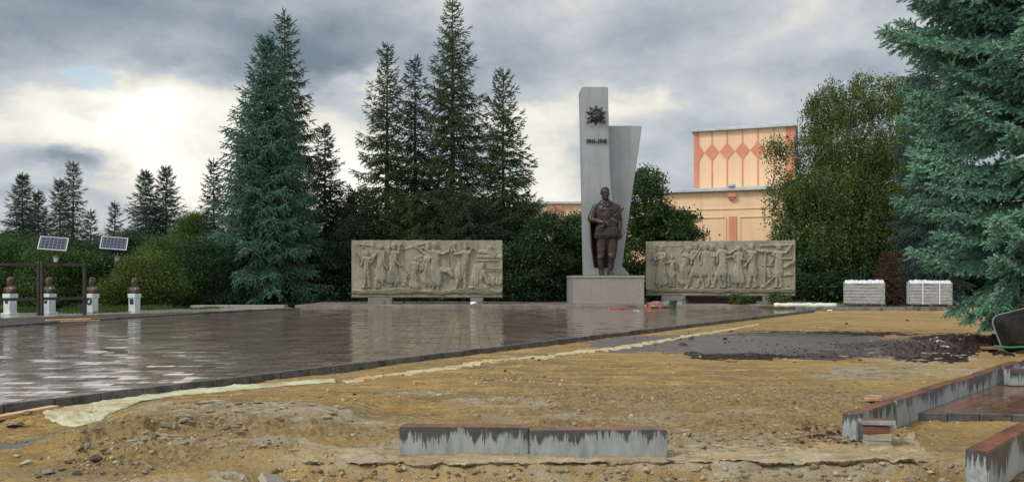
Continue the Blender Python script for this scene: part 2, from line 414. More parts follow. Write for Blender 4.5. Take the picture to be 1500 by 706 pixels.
# ------------------------------------------------------------------ plaza
def paver_mat(name, ang, c_a, c_b, c_m, bw=.2, bh=.1, rough=.3, coat=1.0, tilt=.012, film=.004, ms=.004):
    t = NT(name)
    mp = t.n('ShaderNodeMapping'); mp.inputs['Rotation'].default_value = (0, 0, ang); t.l(t.obj(), mp.inputs[0]); v = mp.outputs[0]
    br = t.n('ShaderNodeTexBrick'); t.l(v, br.inputs['Vector'])
    br.inputs['Color1'].default_value = (0, 0, 0, 1); br.inputs['Color2'].default_value = (1, 1, 1, 1); br.inputs['Mortar'].default_value = (.5, .5, .5, 1)
    br.inputs['Scale'].default_value = 1; br.inputs['Mortar Size'].default_value = ms; br.inputs['Mortar Smooth'].default_value = .3
    br.inputs['Brick Width'].default_value = bw; br.inputs['Row Height'].default_value = bh
    wn = t.n('ShaderNodeTexWhiteNoise', noise_dimensions='1D'); t.l(t.math('MULTIPLY', br.outputs['Color'], 317.0), wn.inputs['W'])
    big = t.noise(.35, 4, .6); fine = t.noise(40, 5, .7)
    f = t.math('ADD', t.math('MULTIPLY', t.math('SUBTRACT', br.outputs['Color'], .5), 1.1), t.ramp(big, [(.35, .15), (.65, .85)]), True)
    c = t.mix(f, c_a, c_b)
    c = t.mix(.35, c, t.ramp(fine, [(.3, (.4,.4,.4)), (.7, (1.5,1.5,1.5))]), 'MULTIPLY')
    c = t.mix(br.outputs['Fac'], c, c_m)
    dirt = t.ramp(t.noise(1.3, 7, .7), [(.5, 0), (.75, .4)]); c = t.mix(dirt, c, (.17,.14,.10))
    t.set(Base_Color=c)
    wetn = t.noise(.9, 6, .65)
    t.set(Roughness=t.ramp(wetn, [(.35, rough*.7), (.7, rough*1.5)]))
    sub = t.n('ShaderNodeVectorMath', operation='SUBTRACT'); t.l(wn.outputs['Color'], sub.inputs[0]); sub.inputs[1].default_value = (.5, .5, .5)
    scl = t.n('ShaderNodeVectorMath', operation='SCALE'); t.l(sub.outputs[0], scl.inputs[0]); scl.inputs['Scale'].default_value = tilt*2
    geo = t.n('ShaderNodeNewGeometry')
    ad = t.n('ShaderNodeVectorMath', operation='ADD'); t.l(scl.outputs[0], ad.inputs[0]); t.l(geo.outputs['Normal'], ad.inputs[1])
    nm = t.n('ShaderNodeVectorMath', operation='NORMALIZE'); t.l(ad.outputs[0], nm.inputs[0])
    h = t.math('SUBTRACT', t.math('MULTIPLY', fine, .25), br.outputs['Fac'])
    nb = t.bump(h, .35, .004, nm.outputs[0])
    t.set(Normal=nb)
    t.set(Coat_Weight=t.math('MULTIPLY', coat, t.math('SUBTRACT', t.ramp(t.noise(.6, 6, .7), [(.34, .75), (.5, 1)]), t.math('MULTIPLY', br.outputs['Fac'], .8)), True)); t.b.inputs['Coat Roughness'].default_value = .045; t.b.inputs['Coat IOR'].default_value = 1.55
    hc = t.math('ADD', t.math('MULTIPLY', t.noise(7, 3, .5), 1.0), t.math('MULTIPLY', t.math('SUBTRACT', 0.0, br.outputs['Fac']), .25))
    cb = t.bump(hc, 1.0, film, nm.outputs[0])
    t.l(cb, t.b.inputs['Coat Normal'])
    return t.m
ang = -math.atan2(LD.y, LD.x)
M['pavers'] = paver_mat('wet_red_grey_pavers', R(-3), (.23,.19,.16), (.28,.18,.14), (.045,.037,.033), rough=.2, bw=.42, bh=.21, tilt=.03, coat=.9, film=.0028, ms=.014)
pts = []
for s_ in (-9.0, 31.2):                       # right edge of the plaza
    pts.append(LA+LD*s_-LN*.09)
right0, right1 = pts
poly = [(right0.x, right0.y), (right1.x, right1.y), (right1.x+.4, 35.95), (-9.2, 35.95)]+[p for p in LEFTKERB[::-1]]+[(-20.5, 0.9)]
mb = MB(); mb.prism(poly, -.05, PLAZA_Z); tag(mb.build('plaza_paving', M['pavers']), kind='structure')
M['kerb_dark'] = mottled('wet_dark_kerb_concrete', (.055,.052,.05), (.12,.115,.11), 9, .45, .5, 40, .006, c3=(.03,.028,.026))
M['kerb_grey'] = mottled('grey_kerb_concrete', (.12,.12,.115), (.22,.215,.2), 6, .7, .5, 40, .006, c3=(.07,.065,.06))
def kerb_line(name, pts2, zt, h, w, mat, seg=1.0, off=0, rnd=1):
    mb = MB(); rr = random.Random(rnd)
    for a, b in zip(pts2[:-1], pts2[1:]):
        a = Vector(a); b = Vector(b); L = (b-a).length; d = (b-a)/L; n = max(1, round(L/seg)); s = L/n
        Rz = Matrix.Rotation(math.atan2(d.y, d.x), 3, 'Z')
        for i in range(n):
            c = a+d*(s*(i+.5)); q = Rz @ Matrix.Rotation(rr.uniform(-.004, .004), 3, 'Z')
            mb.box((c.x, c.y, zt-h/2+rr.uniform(-.004, .006)), (s-.008, w, h), q, bev=.008)
    return tag(mb.build(name, mat), kind='structure')
a0 = LA+LD*-9-LN*.04; a1 = LA+LD*31.2-LN*.04
kerb_line('plaza_kerb', [a0, a1], PLAZA_Z+.012, .2, .08, M['kerb_dark'], .5)
kerb_line('plaza_side_kerb', [(LEFTKERB[0][0]-7, 6.5)]+LEFTKERB, PLAZA_Z+.07, .2, .12, M['kerb_dark'], 1.0, rnd=3)
# left promenade where the busts stand
M['slab'] = paver_mat('wet_grey_paving_slabs', 0, (.26,.25,.23), (.34,.33,.30), (.10,.09,.08), .5, .5, .4, .6, .006)
prom = [(-26, 17.5), (-17.0, 24.3), (-14.6, 27.8), (-11.8, 30.6), (-9.4, 34.4), (-10.9, 37.0), (-14.2, 32.5), (-17.1, 29.7), (-30, 22)]
mb = MB(); mb.prism(prom, -.05, .15); tag(mb.build('promenade_paving', M['slab']), kind='structure')
M['soil'] = mottled('dark_wet_topsoil', (.018,.014,.01), (.055,.04,.026), 9, .8, 1, 14, .05)
# soil strip between kerb and promenade
def strip_mesh(A, B, z, n, m, amp, seed):
    V = []
    for i in range(n+1):
        t_ = i/n
        a = interp(A, t_); b = interp(B, t_)
        for j in range(m+1):
            s_ = j/m; p = a*(1-s_)+b*s_
            V.append((p.x, p.y, z))
    V = np.array(V); V[:, 2] += amp*(fbm(V[:, 0]*3, V[:, 1]*3, seed, 4)+.2)
    id_ = np.arange((n+1)*(m+1)).reshape(n+1, m+1)
    Fq = np.stack([id_[:-1, :-1], id_[:-1, 1:], id_[1:, 1:], id_[1:, :-1]], -1).reshape(-1, 4)
    return V, Fq
def interp(pl, t_):
    pl = [Vector(p) for p in pl]; x = t_*(len(pl)-1); i = min(int(x), len(pl)-2); return pl[i].lerp(pl[i+1], x-i)
V, Fq = strip_mesh([(-20.5, 10), (-13.8, 21.2), (-12.5, 26.5), (-11.2, 30.2), (-9.2, 34)], [(-26, 17.5), (-17.0, 24.3), (-14.6, 27.8), (-11.8, 30.6), (-9.4, 34.4)], .13, 220, 20, .05, 4)
tag(link('soil_strip', npmesh('soil_strip', V, Fq), M['soil'], smooth=True), kind='structure')
# podium and low plinth paving at the monument
M['podium'] = mottled('worn_podium_concrete', (.15,.125,.115), (.25,.22,.20), 3, .35, .4, 30, .006, c3=(.11,.09,.085))
mb = MB(); mb.box((3.0, 39.2, .06), (25.5, 6.2, .28), bev=.01); tag(mb.build('monument_podium', M['podium']), kind='structure')

# far right kerb terrace
mb = MB()
kerb_line('far_kerb', [(11.85, 33.55), (18.9, 33.55)], .215, .3, .16, M['kerb_grey'], 1.0, rnd=5)
mb = MB(); 

# ------------------------------------------------------------------ kerb blocks
def wet_block_mat(name):
    t = NT(name)
    # dry pale patches with dark wet runs coming down from the top
    sx = t.n('ShaderNodeSeparateXYZ'); t.l(t.obj(), sx.inputs[0])
    oi = t.n('ShaderNodeObjectInfo'); va = t.n('ShaderNodeVectorMath', operation='ADD'); t.l(t.obj(), va.inputs[0]); cx_ = t.n('ShaderNodeCombineXYZ'); t.l(t.math('MULTIPLY', oi.outputs['Random'], 60.0), cx_.inputs[0]); t.l(cx_.outputs[0], va.inputs[1]); vv = va.outputs[0]
    st = t.noise(26, 6, .75, vec=vv, sc=(1, 1, .08)); st2 = t.noise(2.3, 4, .6, vec=vv, sc=(1, 1, .15))
    drip = t.math('ADD', t.math('MULTIPLY', sx.outputs[2], 4.2), t.math('ADD', t.math('MULTIPLY', t.math('SUBTRACT', st, .5), 2.6), t.math('MULTIPLY', t.math('SUBTRACT', st2, .5), 3.4)))
    m = t.ramp(drip, [(.80, 0), (.86, 1)])
    dry = t.ramp(t.noise(11, 6, .7, sc=(1, 1, .4)), [(.3, (.15,.175,.175)), (.55, (.25,.28,.275)), (.8, (.33,.345,.33))])
    wetc = t.ramp(t.noise(9, 5, .7), [(.3, (.028,.03,.032)), (.7, (.075,.075,.072))])
    c = t.mix(m, dry, wetc)
    geo = t.n('ShaderNodeNewGeometry'); sn = t.n('ShaderNodeSeparateXYZ'); t.l(geo.outputs['Normal'], sn.inputs[0])
    top = t.ramp(sn.outputs[2], [(.6, 0), (.8, 1)])
    rust = t.ramp(t.noise(3, 6, .7), [(.35, (.06,.04,.03)), (.5, (.17,.07,.04)), (.7, (.32,.11,.055))])
    c = t.mix(top, c, rust)
    low = t.ramp(t.math('ADD', sx.outputs[2], t.math('MULTIPLY', t.noise(9, 5, .7), .1)), [(.05, 1), (.085, 0)])
    c = t.mix(t.math('MULTIPLY', low, .6), c, (.17,.12,.07))
    t.set(Base_Color=c, Roughness=t.ramp(t.math('MAXIMUM', m, top), [(0, .75), (1, .38)]), Normal=t.bump(t.noise(45, 6, .7), .55, .006))
    return t.m
M['block'] = wet_block_mat('rain_streaked_kerb_block')
def chip_block(L, w, h, seed):
    import bmesh
    bm = bmesh.new(); bmesh.ops.create_cube(bm, size=1)
    for v in bm.verts: v.co = Vector((v.co.x*L, v.co.y*w, (v.co.z+.5)*h))
    bmesh.ops.bevel(bm, geom=bm.edges[:], offset=.007, segments=2, affect='EDGES')
    bmesh.ops.subdivide_edges(bm, edges=[e for e in bm.edges if e.calc_length() > .08], cuts=8, use_grid_fill=True)
    me = bpy.data.meshes.new('kerb_block'); bm.to_mesh(me); bm.free()
    n = len(me.vertices); co = np.empty(n*3); me.vertices.foreach_get('co', co); co = co.reshape(-1, 3)
    # chipped lower corners and slightly worn faces
    r_ = fbm(co[:, 0]*9+seed*5, co[:, 2]*9+co[:, 1]*7, seed, 3)
    ed = (np.abs(co[:, 0]) > L/2-.03)*1.0+(co[:, 2] < .03)*.8+(np.abs(co[:, 1]) > w/2-.012)*(co[:, 2] > h-.02)*.5
    co[:, 0] -= np.sign(co[:, 0])*np.clip(r_, 0, 1)*.02*(ed > .9); co[:, 1] *= 1-.06*np.clip(r_, 0, 1)*(ed > .7); co[:, 2] += .004*r_
    co[:, 2] += np.where((co[:, 2] < .03), np.clip(r_, 0, 1)*.03, 0)
    me.vertices.foreach_set('co', co.ravel()); me.update(); return me
def kerb_block(p, rz, L, w, h, label, group, seed, mat=None, tilt=(0, 0)):
    o = link('kerb_block', chip_block(L, w, h, seed), mat or M['block'])
    o.location = p; o.rotation_euler = (tilt[0], tilt[1], rz)
    return tag(o, label, 'kerb block', group)
BG = 'loose kerb blocks in the foreground'
c1 = G(680, 665, 0); c2 = G(878, 669, 0)
kerb_block((c1.x+.0, c1.y+.08, -.035), R(-3.0), 1.04, .15, .25, 'streaked grey kerb block in the foreground, left one of the lone pair', BG, 1)
kerb_block((c2.x-.005, c2.y+.075, -.04), R(.8), 1.085, .15, .25, 'streaked grey kerb block in the foreground, right one of the lone pair', BG, 2)
ra0 = Vector((2.88, 6.86)); rad = Vector((4.08, 4.23)).normalized()
words_n = ['nearest', 'second', 'third', 'fourth', 'fifth', 'sixth']
for i in range(6):
    c = ra0+rad*(.48+i*.985)
    kerb_block((c.x, c.y, -.02+.006*((i*7) % 3)), math.atan2(rad.y, rad.x)+R([.6, -.4, .3, -.5, .2, 0][i]), .97, .125, .27,
        'kerb block left of the red brick path, %s from the near end' % words_n[i] if i else 'kerb block at the near end of the row left of the red brick path', 'kerb blocks left of the brick path', 10+i)
rb0 = Vector((3.14, 5.42)); rbd = Vector((1.0, 1.0)).normalized()
for i in range(3):
    c = rb0+rbd*(.45+i*.985)
    kerb_block((c.x, c.y, -.05), math.atan2(rbd.y, rbd.x)+R([.5, -.6, .2][i]), .97, .14, .30,
        ['kerb block with a broken end at the bottom corner of the picture', 'middle kerb block of the row on the right of the brick path', 'third kerb block of the row on the right of the brick path'][i], 'kerb blocks right of the brick path', 20+i)
# brick path inside the kerbs
M['redbrick'] = paver_mat('wet_red_brick_paving', math.radians(-46), (.10,.038,.024), (.21,.07,.04), (.03,.022,.018), .25, .125, .32, .8, .02)
pa = ra0+rad*1.75; q0 = Vector((3.86+.10, 7.98)); 
pp = [(4.02, 8.03), (6.05, 7.85), (9.5, 11.4), (7.05, 11.15)]
mb = MB(); mb.prism(pp, -.05, .07); tag(mb.build('brick_path', M['redbrick']), kind='structure')
kerb_line('path_edging', [(4.0, 7.98), (6.1, 7.78)], .075, .12, .06, M['kerb_dark'], .3, rnd=9)
e = ra0+rad*5.95
kerb_block((e.x+.62, e.y+.06, 0), R(2), 1.0, .14, .26, 'pale blue-grey kerb block closing the far end of the brick path', 'kerb blocks around the brick path end', 31)
g = G(1497, 566, .07)
kerb_block((g.x+.35, g.y+.12, .072), R(4), .95, .15, .20, 'short grey block lying on the red brick path near its far end', 'kerb blocks around the brick path end', 32)
for nm_, lab in (('', ''),):
    pass
# little stack of paving bricks
M['brick_red'] = mottled('wet_red_paver', (.11,.045,.03), (.2,.08,.05), 14, .4, .5, 50, .004)
M['brick_grey'] = mottled('grey_paver', (.22,.2,.16), (.34,.31,.25), 14, .7, .5, 50, .004)
M['brick_orange'] = mottled('orange_brick', (.42,.20,.09), (.58,.30,.15), 14, .6, .5, 50, .004)
b = G(1290, 657, 0); zz = hz(b.x, b.y+.08)-.01
for i, (dx, rz_, mt, lab) in enumerate([(0, 2, 'brick_grey', 'pale grey paving brick at the bottom of the small stack beside the kerb'), (.004, -3, 'brick_grey', 'pale grey paving brick second from the bottom of the small stack'),
        (-.012, 4, 'brick_red', 'dark red paving brick third up in the small stack'), (.0, -5, 'block', 'thin streaked slab lying on top of the small brick stack')]):
    mb = MB(); mb.box((0, 0, .032), (.2 if i < 3 else .26, .1 if i < 3 else .13, .06 if i < 3 else .04), bev=.005)
    o = mb.build('paving_brick', M[mt], loc=(b.x+dx, b.y+.07, zz+i*.062), rz=R(rz_)); tag(o, lab, 'brick', 'paving bricks in the small stack')
def slab(name, px, py, size, rz_, mt, lab, cat, tilt=(0, 0), z=0, grp=None):
    g = G(px, py, z); mb = MB(); mb.box((0, 0, size[2]/2), size, bev=min(size)*.12)
    o = mb.build(name, M[mt], loc=(g.x, g.y, hz(g.x, g.y)+z), rz=R(rz_)); o.rotation_euler = (R(tilt[0]), R(tilt[1]), R(rz_)); return tag(o, lab, cat, grp)
slab('brick', 1279, 589, (.17, .09, .035), 8, 'brick_orange', 'bright orange brick piece lying beside the kerb row', 'brick')
slab('brick', 1281, 585, (.15, .08, .03), -6, 'brick_grey', 'pale brick piece behind the bright orange one', 'brick', z=.03)
slab('broken_brick', 612, 563, (.12, .07, .05), 30, 'brick_orange', 'small orange brick fragment on the sand beyond the pale blocks', 'brick fragment')
slab('brick', 396, 690, (.2, .1, .055), 55, 'brick_grey', 'pale paving brick propped up on edge in the near sand', 'brick', (35, 20), .0)
slab('broken_brick', 470, 489, (.14, .1, .05), 20, 'brick_red', 'red brick fragment lying on the wet plaza paving', 'brick fragment', z=PLAZA_Z)
M['wood_pale'] = mottled('fresh_sawn_plank', (.42,.25,.11), (.6,.4,.2), 6, .6, .3, 40, .003, sc=(.15, 3, 3))
M['wood_brown'] = mottled('wet_brown_plank', (.18,.08,.035), (.3,.15,.07), 6, .5, .3, 40, .003, sc=(.15, 3, 3))
M['wood_dark'] = mottled('dark_stained_timber', (.014,.010,.007), (.034,.023,.017), 8, .6, .4, 40, .004, sc=(1, 1, .2))
pl = G(-20, 622, 0); pl2 = G(78, 603, 0); d = pl2-pl
mb = MB(); mb.box((0, 0, 0), (d.length, .10, .04), bev=.004)
o = mb.build('wooden_plank', M['wood_pale'], loc=((pl.x+pl2.x)/2+.02, (pl.y+pl2.y)/2, .05), rz=math.atan2(d.y, d.x)); tag(o, 'pale yellow timber plank lying under the plaza kerb', 'plank')
g = G(1438, 519, .02)
mb = MB(); mb.box((1.1, 0, 0), (2.2, .14, .05), bev=.005)
o = mb.build('wooden_plank', M['wood_brown'], loc=(g.x, g.y, .14), rz=R(-3)); tag(o, 'brown plank lying in front of the tipped wheelbarrow', 'plank')
# stones -------------------------------------------------------------
M['stone'] = mottled('dusty_broken_concrete', (.12,.10,.07), (.27,.235,.17), 14, .85, .6, 50, .006)
M['stone_dark'] = mottled('dark_clods', (.03,.022,.015), (.08,.058,.04), 14, .85, .6, 50, .006)
M['stone_pale'] = mottled('pale_limestone_chips', (.3,.29,.25), (.48,.46,.4), 14, .8, .6, 50, .006)
def rock_arrays(seed, n=1):
    import bmesh
    bm = bmesh.new(); bmesh.ops.create_icosphere(bm, subdivisions=3, radius=1)
    V = np.array([v.co[:] for v in bm.verts]); Fc = np.array([[v.index for v in f.verts] for f in bm.faces]); bm.free()
    r_ = rs(seed)
    # cut by random planes -> faceted chunks
    for k in range(15):
        nrm = r_.normal(size=3); nrm /= np.linalg.norm(nrm); lim = r_.uniform(.3, .68)
        d_ = V@nrm; V = V-np.outer(np.maximum(d_-lim, 0), nrm)
    V *= r_.uniform(.7, 1.15, 3)*np.array([1, .85, .6]); V += r_.normal(size=V.shape)*.02
    return V, Fc
rocks = [rock_arrays(i+50) for i in range(8)]
rock_me = []
for i, (V, Fc) in enumerate(rocks):
    m_ = npmesh('stone', V, Fc); m_.materials.append(M[['stone', 'stone', 'stone_dark', 'stone', 'stone_pale', 'stone', 'stone_dark', 'stone'][i]]); rock_me.append(m_)
rr = random.Random(5)
GS = 'lumps of broken concrete along the low ledge near the kerb of the plaza'
def stone(px, py, s, kind, lab, grp, fl=1.0):
    g = G(px, py, 0)
    o = bpy.data.objects.new('stone', rock_me[kind]); col.objects.link(o)
    o.location = (g.x, g.y, hz(g.x, g.y)+s*.25); o.scale = (s, s, s*fl); o.rotation_euler = (rr.uniform(-.3, .3), rr.uniform(-.3, .3), rr.uniform(0, 6.28))
    return tag(o, lab, 'stone', grp)
lab_l = 'lump of broken grey concrete among the rubble of the sandy ledge'
spots = [(232,648,.07),(242,640,.09),(256,641,.06),(268,634,.09),(280,632,.06),(296,636,.07),(226,655,.06),(214,654,.06),(310,640,.06),(330,638,.08),(352,644,.06),(371,638,.09),(388,640,.06),(140,676,.08),(118,668,.07),(104,676,.07),(128,664,.06),(90,686,.07),(72,690,.06),(160,670,.05),(112,692,.05),(150,690,.05),(212,690,.07),(222,684,.06),(200,678,.05),(178,646,.05),(190,640,.05),(58,694,.05),(1010,640,.06),(1022,648,.05),(998,652,.06),(1030,655,.05)]
for k, (a, b_, s) in enumerate(spots):
    stone(a, b_, s*.95*rr.uniform(.6, 1.15), [0, 1, 3, 5, 7, 1, 2][k % 7], lab_l, GS)
stone(42, 614, .085, 3, 'flat brownish stone under the end of the pale plank', None, .5); stone(20, 626, .11, 7, 'largest brown boulder at the left edge below the plank', None, .6)
stone(24, 670, .06, 4, 'pale chip of concrete at the left edge, lying behind another', None, .4); stone(38, 678, .07, 4, 'pale chip of concrete at the left edge, nearest the camera', None, .4)
stone(153, 648, .045, 4, 'lone white stone on the smooth sand beyond the rubble', None, .5); stone(1342, 541, .05, 4, 'small white lump on the grey slab by the kerb row', None, .6)
stone(1378, 512, .15, 4, 'whitish broken lump beside the dark soil heap', None, .7); stone(1392, 518, .17, 2, 'dark clod against the whitish lump in the soil heap', None, .7)
stone(930, 545, .04, 4, 'tiny white stone alone on the middle of the sand', None)
for k, (a, b_, s) in enumerate([(1000,505,.12),(1011,497,.12),(960,506,.06),(1063,497,.1),(1062,502,.08),(1260,528,.06),(1240,475,.1),(1330,470,.1),(780,528,.05),(790,532,.05),(740,545,.05),(520,580,.04),(1180,515,.07),(1070,486,.09)]):
    stone(a, b_, s, [2, 6][k % 2], 'small dark clod lying loose on the sand or wet asphalt', 'loose dark clods on the open site')
# uncountable small rubble
def scatter(name, n, gen, smin, smax, mat, seed, flat=.7):
    r_ = rs(seed); Vs = []; Fs = []; b0 = 0
    pts_ = gen(r_, n); zz_ = terrain(pts_[:, 0], pts_[:, 1])
    import bmesh
    bm = bmesh.new(); bmesh.ops.create_icosphere(bm, subdivisions=1, radius=1)
    V0 = np.array([v.co[:] for v in bm.verts]); F0 = np.array([[v.index for v in f.verts] for f in bm.faces]); bm.free()
    n = len(pts_)
    s = smin+(smax-smin)*r_.rand(n)**4
    an = r_.rand(n)*6.28; sc3 = r_.uniform(.6, 1.3, (n, 3))*np.array([1, 1, flat])
    V = V0[None]*(1+.42*r_.randn(n, len(V0), 1)*.6)*sc3[:, None]*s[:, None, None]
    x = V[..., 0]*np.cos(an)[:, None]-V[..., 1]*np.sin(an)[:, None]; y = V[..., 0]*np.sin(an)[:, None]+V[..., 1]*np.cos(an)[:, None]
    V = np.stack([x+pts_[:, :1], y+pts_[:, 1:2], V[..., 2]+(zz_+s*.15)[:, None]], -1).reshape(-1, 3)
    Fc = (F0[None]+np.arange(n)[:, None, None]*len(V0)).reshape(-1, 3)
    tint = np.repeat(r_.rand(n), len(V0))
    return tag(link(name, npmesh(name, V, Fc, {'tint': tint}), mat), kind='stuff')
M['rubble'] = foliage('rubble_stones', [(0.1000,0.0700,0.0350), (0.2000,0.1500,0.0850), (0.2700,0.2150,0.1300), (0.3800,0.3300,0.2400)], .85)
M['rubble_dark'] = foliage('soil_crumbs', [(0.0120,0.0080,0.0060), (0.0400,0.0260,0.0200), (0.0900,0.0550,0.0400)], .8)
def gen_ground(cent):
    def g_(r_, n):
        out = []
        for cx, cy, rx, ry, w in cent:
            m = int(n*w); a = r_.normal(size=(m, 2))*.5
            px = cx+a[:, 0]*rx; py = np.maximum(cy+a[:, 1]*ry, 470)
            D = H*F/(py-HZ); out.append(np.stack([(px-750)/F*D, D], -1))
        p = np.concatenate(out); d = (p[:, 0]-LA.x)*LN.x+(p[:, 1]-LA.y)*LN.y
        return p[(d > .12) & (p[:, 1] > 4.5)]
    return g_
scatter('rubble', 3200, gen_ground([(290,636,130,14,.12), (140,672,90,26,.14), (330,660,200,20,.08), (1050,642,200,22,.14), (1200,655,160,14,.06), (800,650,500,24,.10), (1000,585,400,22,.16), (600,690,500,14,.08), (250,640,400,60,.06), (1300,635,90,22,.06)]), .004, .021, M['rubble'], 3)
def gen_lip(r_, n):
    x = r_.uniform(-1.8, 3.4, n); return np.stack([x, edge_y(x)-.02-.22*r_.rand(n)**1.5], -1)
scatter('rubble', 700, gen_lip, .003, .03, M['rubble'], 13)
scatter('rubble', 1500, gen_ground([(740,556,60,7,.1), (1300,640,60,14,.05), (900,560,700,70,.5), (1400,500,140,16,.3)]), .006, .035, M['rubble'], 4)
scatter('soil_crumbs', 2200, gen_ground([(1380,510,110,12,.4), (1250,512,200,14,.25), (1120,521,120,4,.1), (1215,640,60,8,.08), (1250,650,60,6,.07), (1100,490,300,12,.1)]), .005, .028, M['rubble_dark'], 6)
# thin broken crust plates along the ledges
def plates(seed, L):
    r_ = random.Random(seed); mb = MB()
    for (px, py, s, zz_) in L:
        g = G(px, py, 0); n = r_.randint(6, 9)
        pol = []
        for k in range(n):
            a = 2*math.pi*k/n+r_.uniform(-.25, .25); q = s*r_.uniform(.55, 1.1)
            pol.append((q*math.cos(a), q*.55*math.sin(a)))
        z0 = hz(g.x, g.y)+zz_; Mx = Matrix.Translation((g.x, g.y, z0)) @ Matrix.Rotation(r_.uniform(-.09, .09), 4, 'X') @ Matrix.Rotation(r_.uniform(-.1, .1), 4, 'Y') @ Matrix.Rotation(r_.uniform(-.4, .4), 4, 'Z')
        mb.prism(pol, 0, s*.12+.008, Mx)
    return mb
M['crust'] = mottled('pale_cement_crust', (.2,.165,.11), (.38,.34,.25), 7, .85, .8, 30, .012, c3=(.16,.115,.06))
r_ = random.Random(8); L = []
def crust_slab(xa, xb, n, ef, back, thick, seed, zoff=.004):
    xs = np.linspace(xa, xb, n); m = 26
    fy = ef(xs)+.09*fbm(xs*3, xs*0, seed, 3)+.022*fbm(xs*13, xs*0, seed+1, 5, .7)+.03*(vnoise(xs*6, xs*0, seed+2) > .6)
    tp = np.sin(np.pi*np.linspace(0, 1, n)); fy = fy+(1-np.minimum(1, tp*9))*back*.8
    by = ef(xs)+back+.12*fbm(xs*3, xs*0, seed+2, 3)
    s = (np.linspace(0, 1, m)**1.6)[None]; X_ = np.repeat(xs[:, None], m, 1)+.012*fbm(xs[:, None]*20, s*30, seed+7, 2); Y_ = fy[:, None]*(1-s)+by[:, None]*s
    base = terrain(X_, np.maximum(Y_, edge_y(X_)+.16) if zoff < .01 else Y_+.1)
    Zt = base+zoff+.012*fbm(X_*8, Y_*14, seed+3, 5)-.05*s**7+.008*np.clip(fbm(X_*30, Y_*30, seed+13, 3), -.5, .5)
    Zt = Zt+.012*np.clip(fbm(X_*4, Y_*14, seed+9, 3), -.2, 1)
    Zb = Zt-thick*(1.1+1.6*np.clip(fbm(X_*5, X_*0, seed+21, 3), -.4, 1)+.9*fbm(X_*9, Y_*9, seed+4, 3))
    Yb = Y_+.02*(s < .3)*(1+fbm(X_*25, Y_*0, seed+5, 2))
    V = np.concatenate([np.stack([X_, Y_, Zt], -1).reshape(-1, 3), np.stack([X_, Yb, Zb], -1).reshape(-1, 3)])
    id_ = np.arange(n*m).reshape(n, m); q_ = lambda a: np.stack([a[:-1, :-1], a[:-1, 1:], a[1:, 1:], a[1:, :-1]], -1).reshape(-1, 4)
    i2 = id_+n*m; fr_ = np.stack([id_[:-1, 0], i2[:-1, 0], i2[1:, 0], id_[1:, 0]], -1)
    me = npmesh('concrete_crust', V, np.concatenate([q_(id_)[:, ::-1], q_(i2), fr_]))
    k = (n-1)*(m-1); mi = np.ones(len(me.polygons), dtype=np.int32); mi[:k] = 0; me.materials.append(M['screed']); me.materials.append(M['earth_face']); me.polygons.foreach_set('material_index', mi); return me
M['crust2'] = None
for k in range(60): L.append((r_.uniform(250, 500), r_.uniform(606, 632), r_.uniform(.02, .07), .004))
for k in range(26): L.append((r_.uniform(170, 430), r_.uniform(645, 668), r_.uniform(.02, .06), .002))
for k in range(90): L.append((r_.uniform(420, 1390), r_.gauss(683, 3), r_.uniform(.012, .05), 0))
for k in range(60): L.append((r_.uniform(980, 1240), r_.uniform(628, 662), r_.uniform(.02, .06), 0))
for k in range(50): L.append((r_.uniform(420, 1250), r_.uniform(590, 650), r_.uniform(.015, .05), 0))
for k in range(30): L.append((r_.uniform(1340, 1440), r_.uniform(522, 534), r_.uniform(.03, .08), 0))
o = plates(3, L).build('broken_crust', M['crust']); tag(o, kind='stuff')
t = NT('broken_old_screed'); f1 = t.noise(4, 8, .7, sc=(.5, 1.4, 1)); c = t.ramp(f1, [(.32, (.15,.105,.05)), (.45, (.25,.195,.11)), (.58, (.36,.31,.21)), (.72, (.43,.395,.30))])
c = t.mix(t.ramp(t.noise(2.1, 6, .7), [(.48, 0), (.6, .9)]), c, (.32,.23,.10)); c = t.mix(t.ramp(t.noise(26, 5, .7), [(.5, 0), (.7, .5)]), c, (.13,.095,.05))
t.set(Base_Color=c, Roughness=.8, Normal=t.bump(t.noise(22, 8, .72), .9, .02)); M['screed'] = t.m
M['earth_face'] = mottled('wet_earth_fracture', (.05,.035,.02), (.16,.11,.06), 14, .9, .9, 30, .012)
tag(link('concrete_crust', crust_slab(-1.85, 3.45, 900, edge_y, .85, .03, 71, .008)), kind='structure')

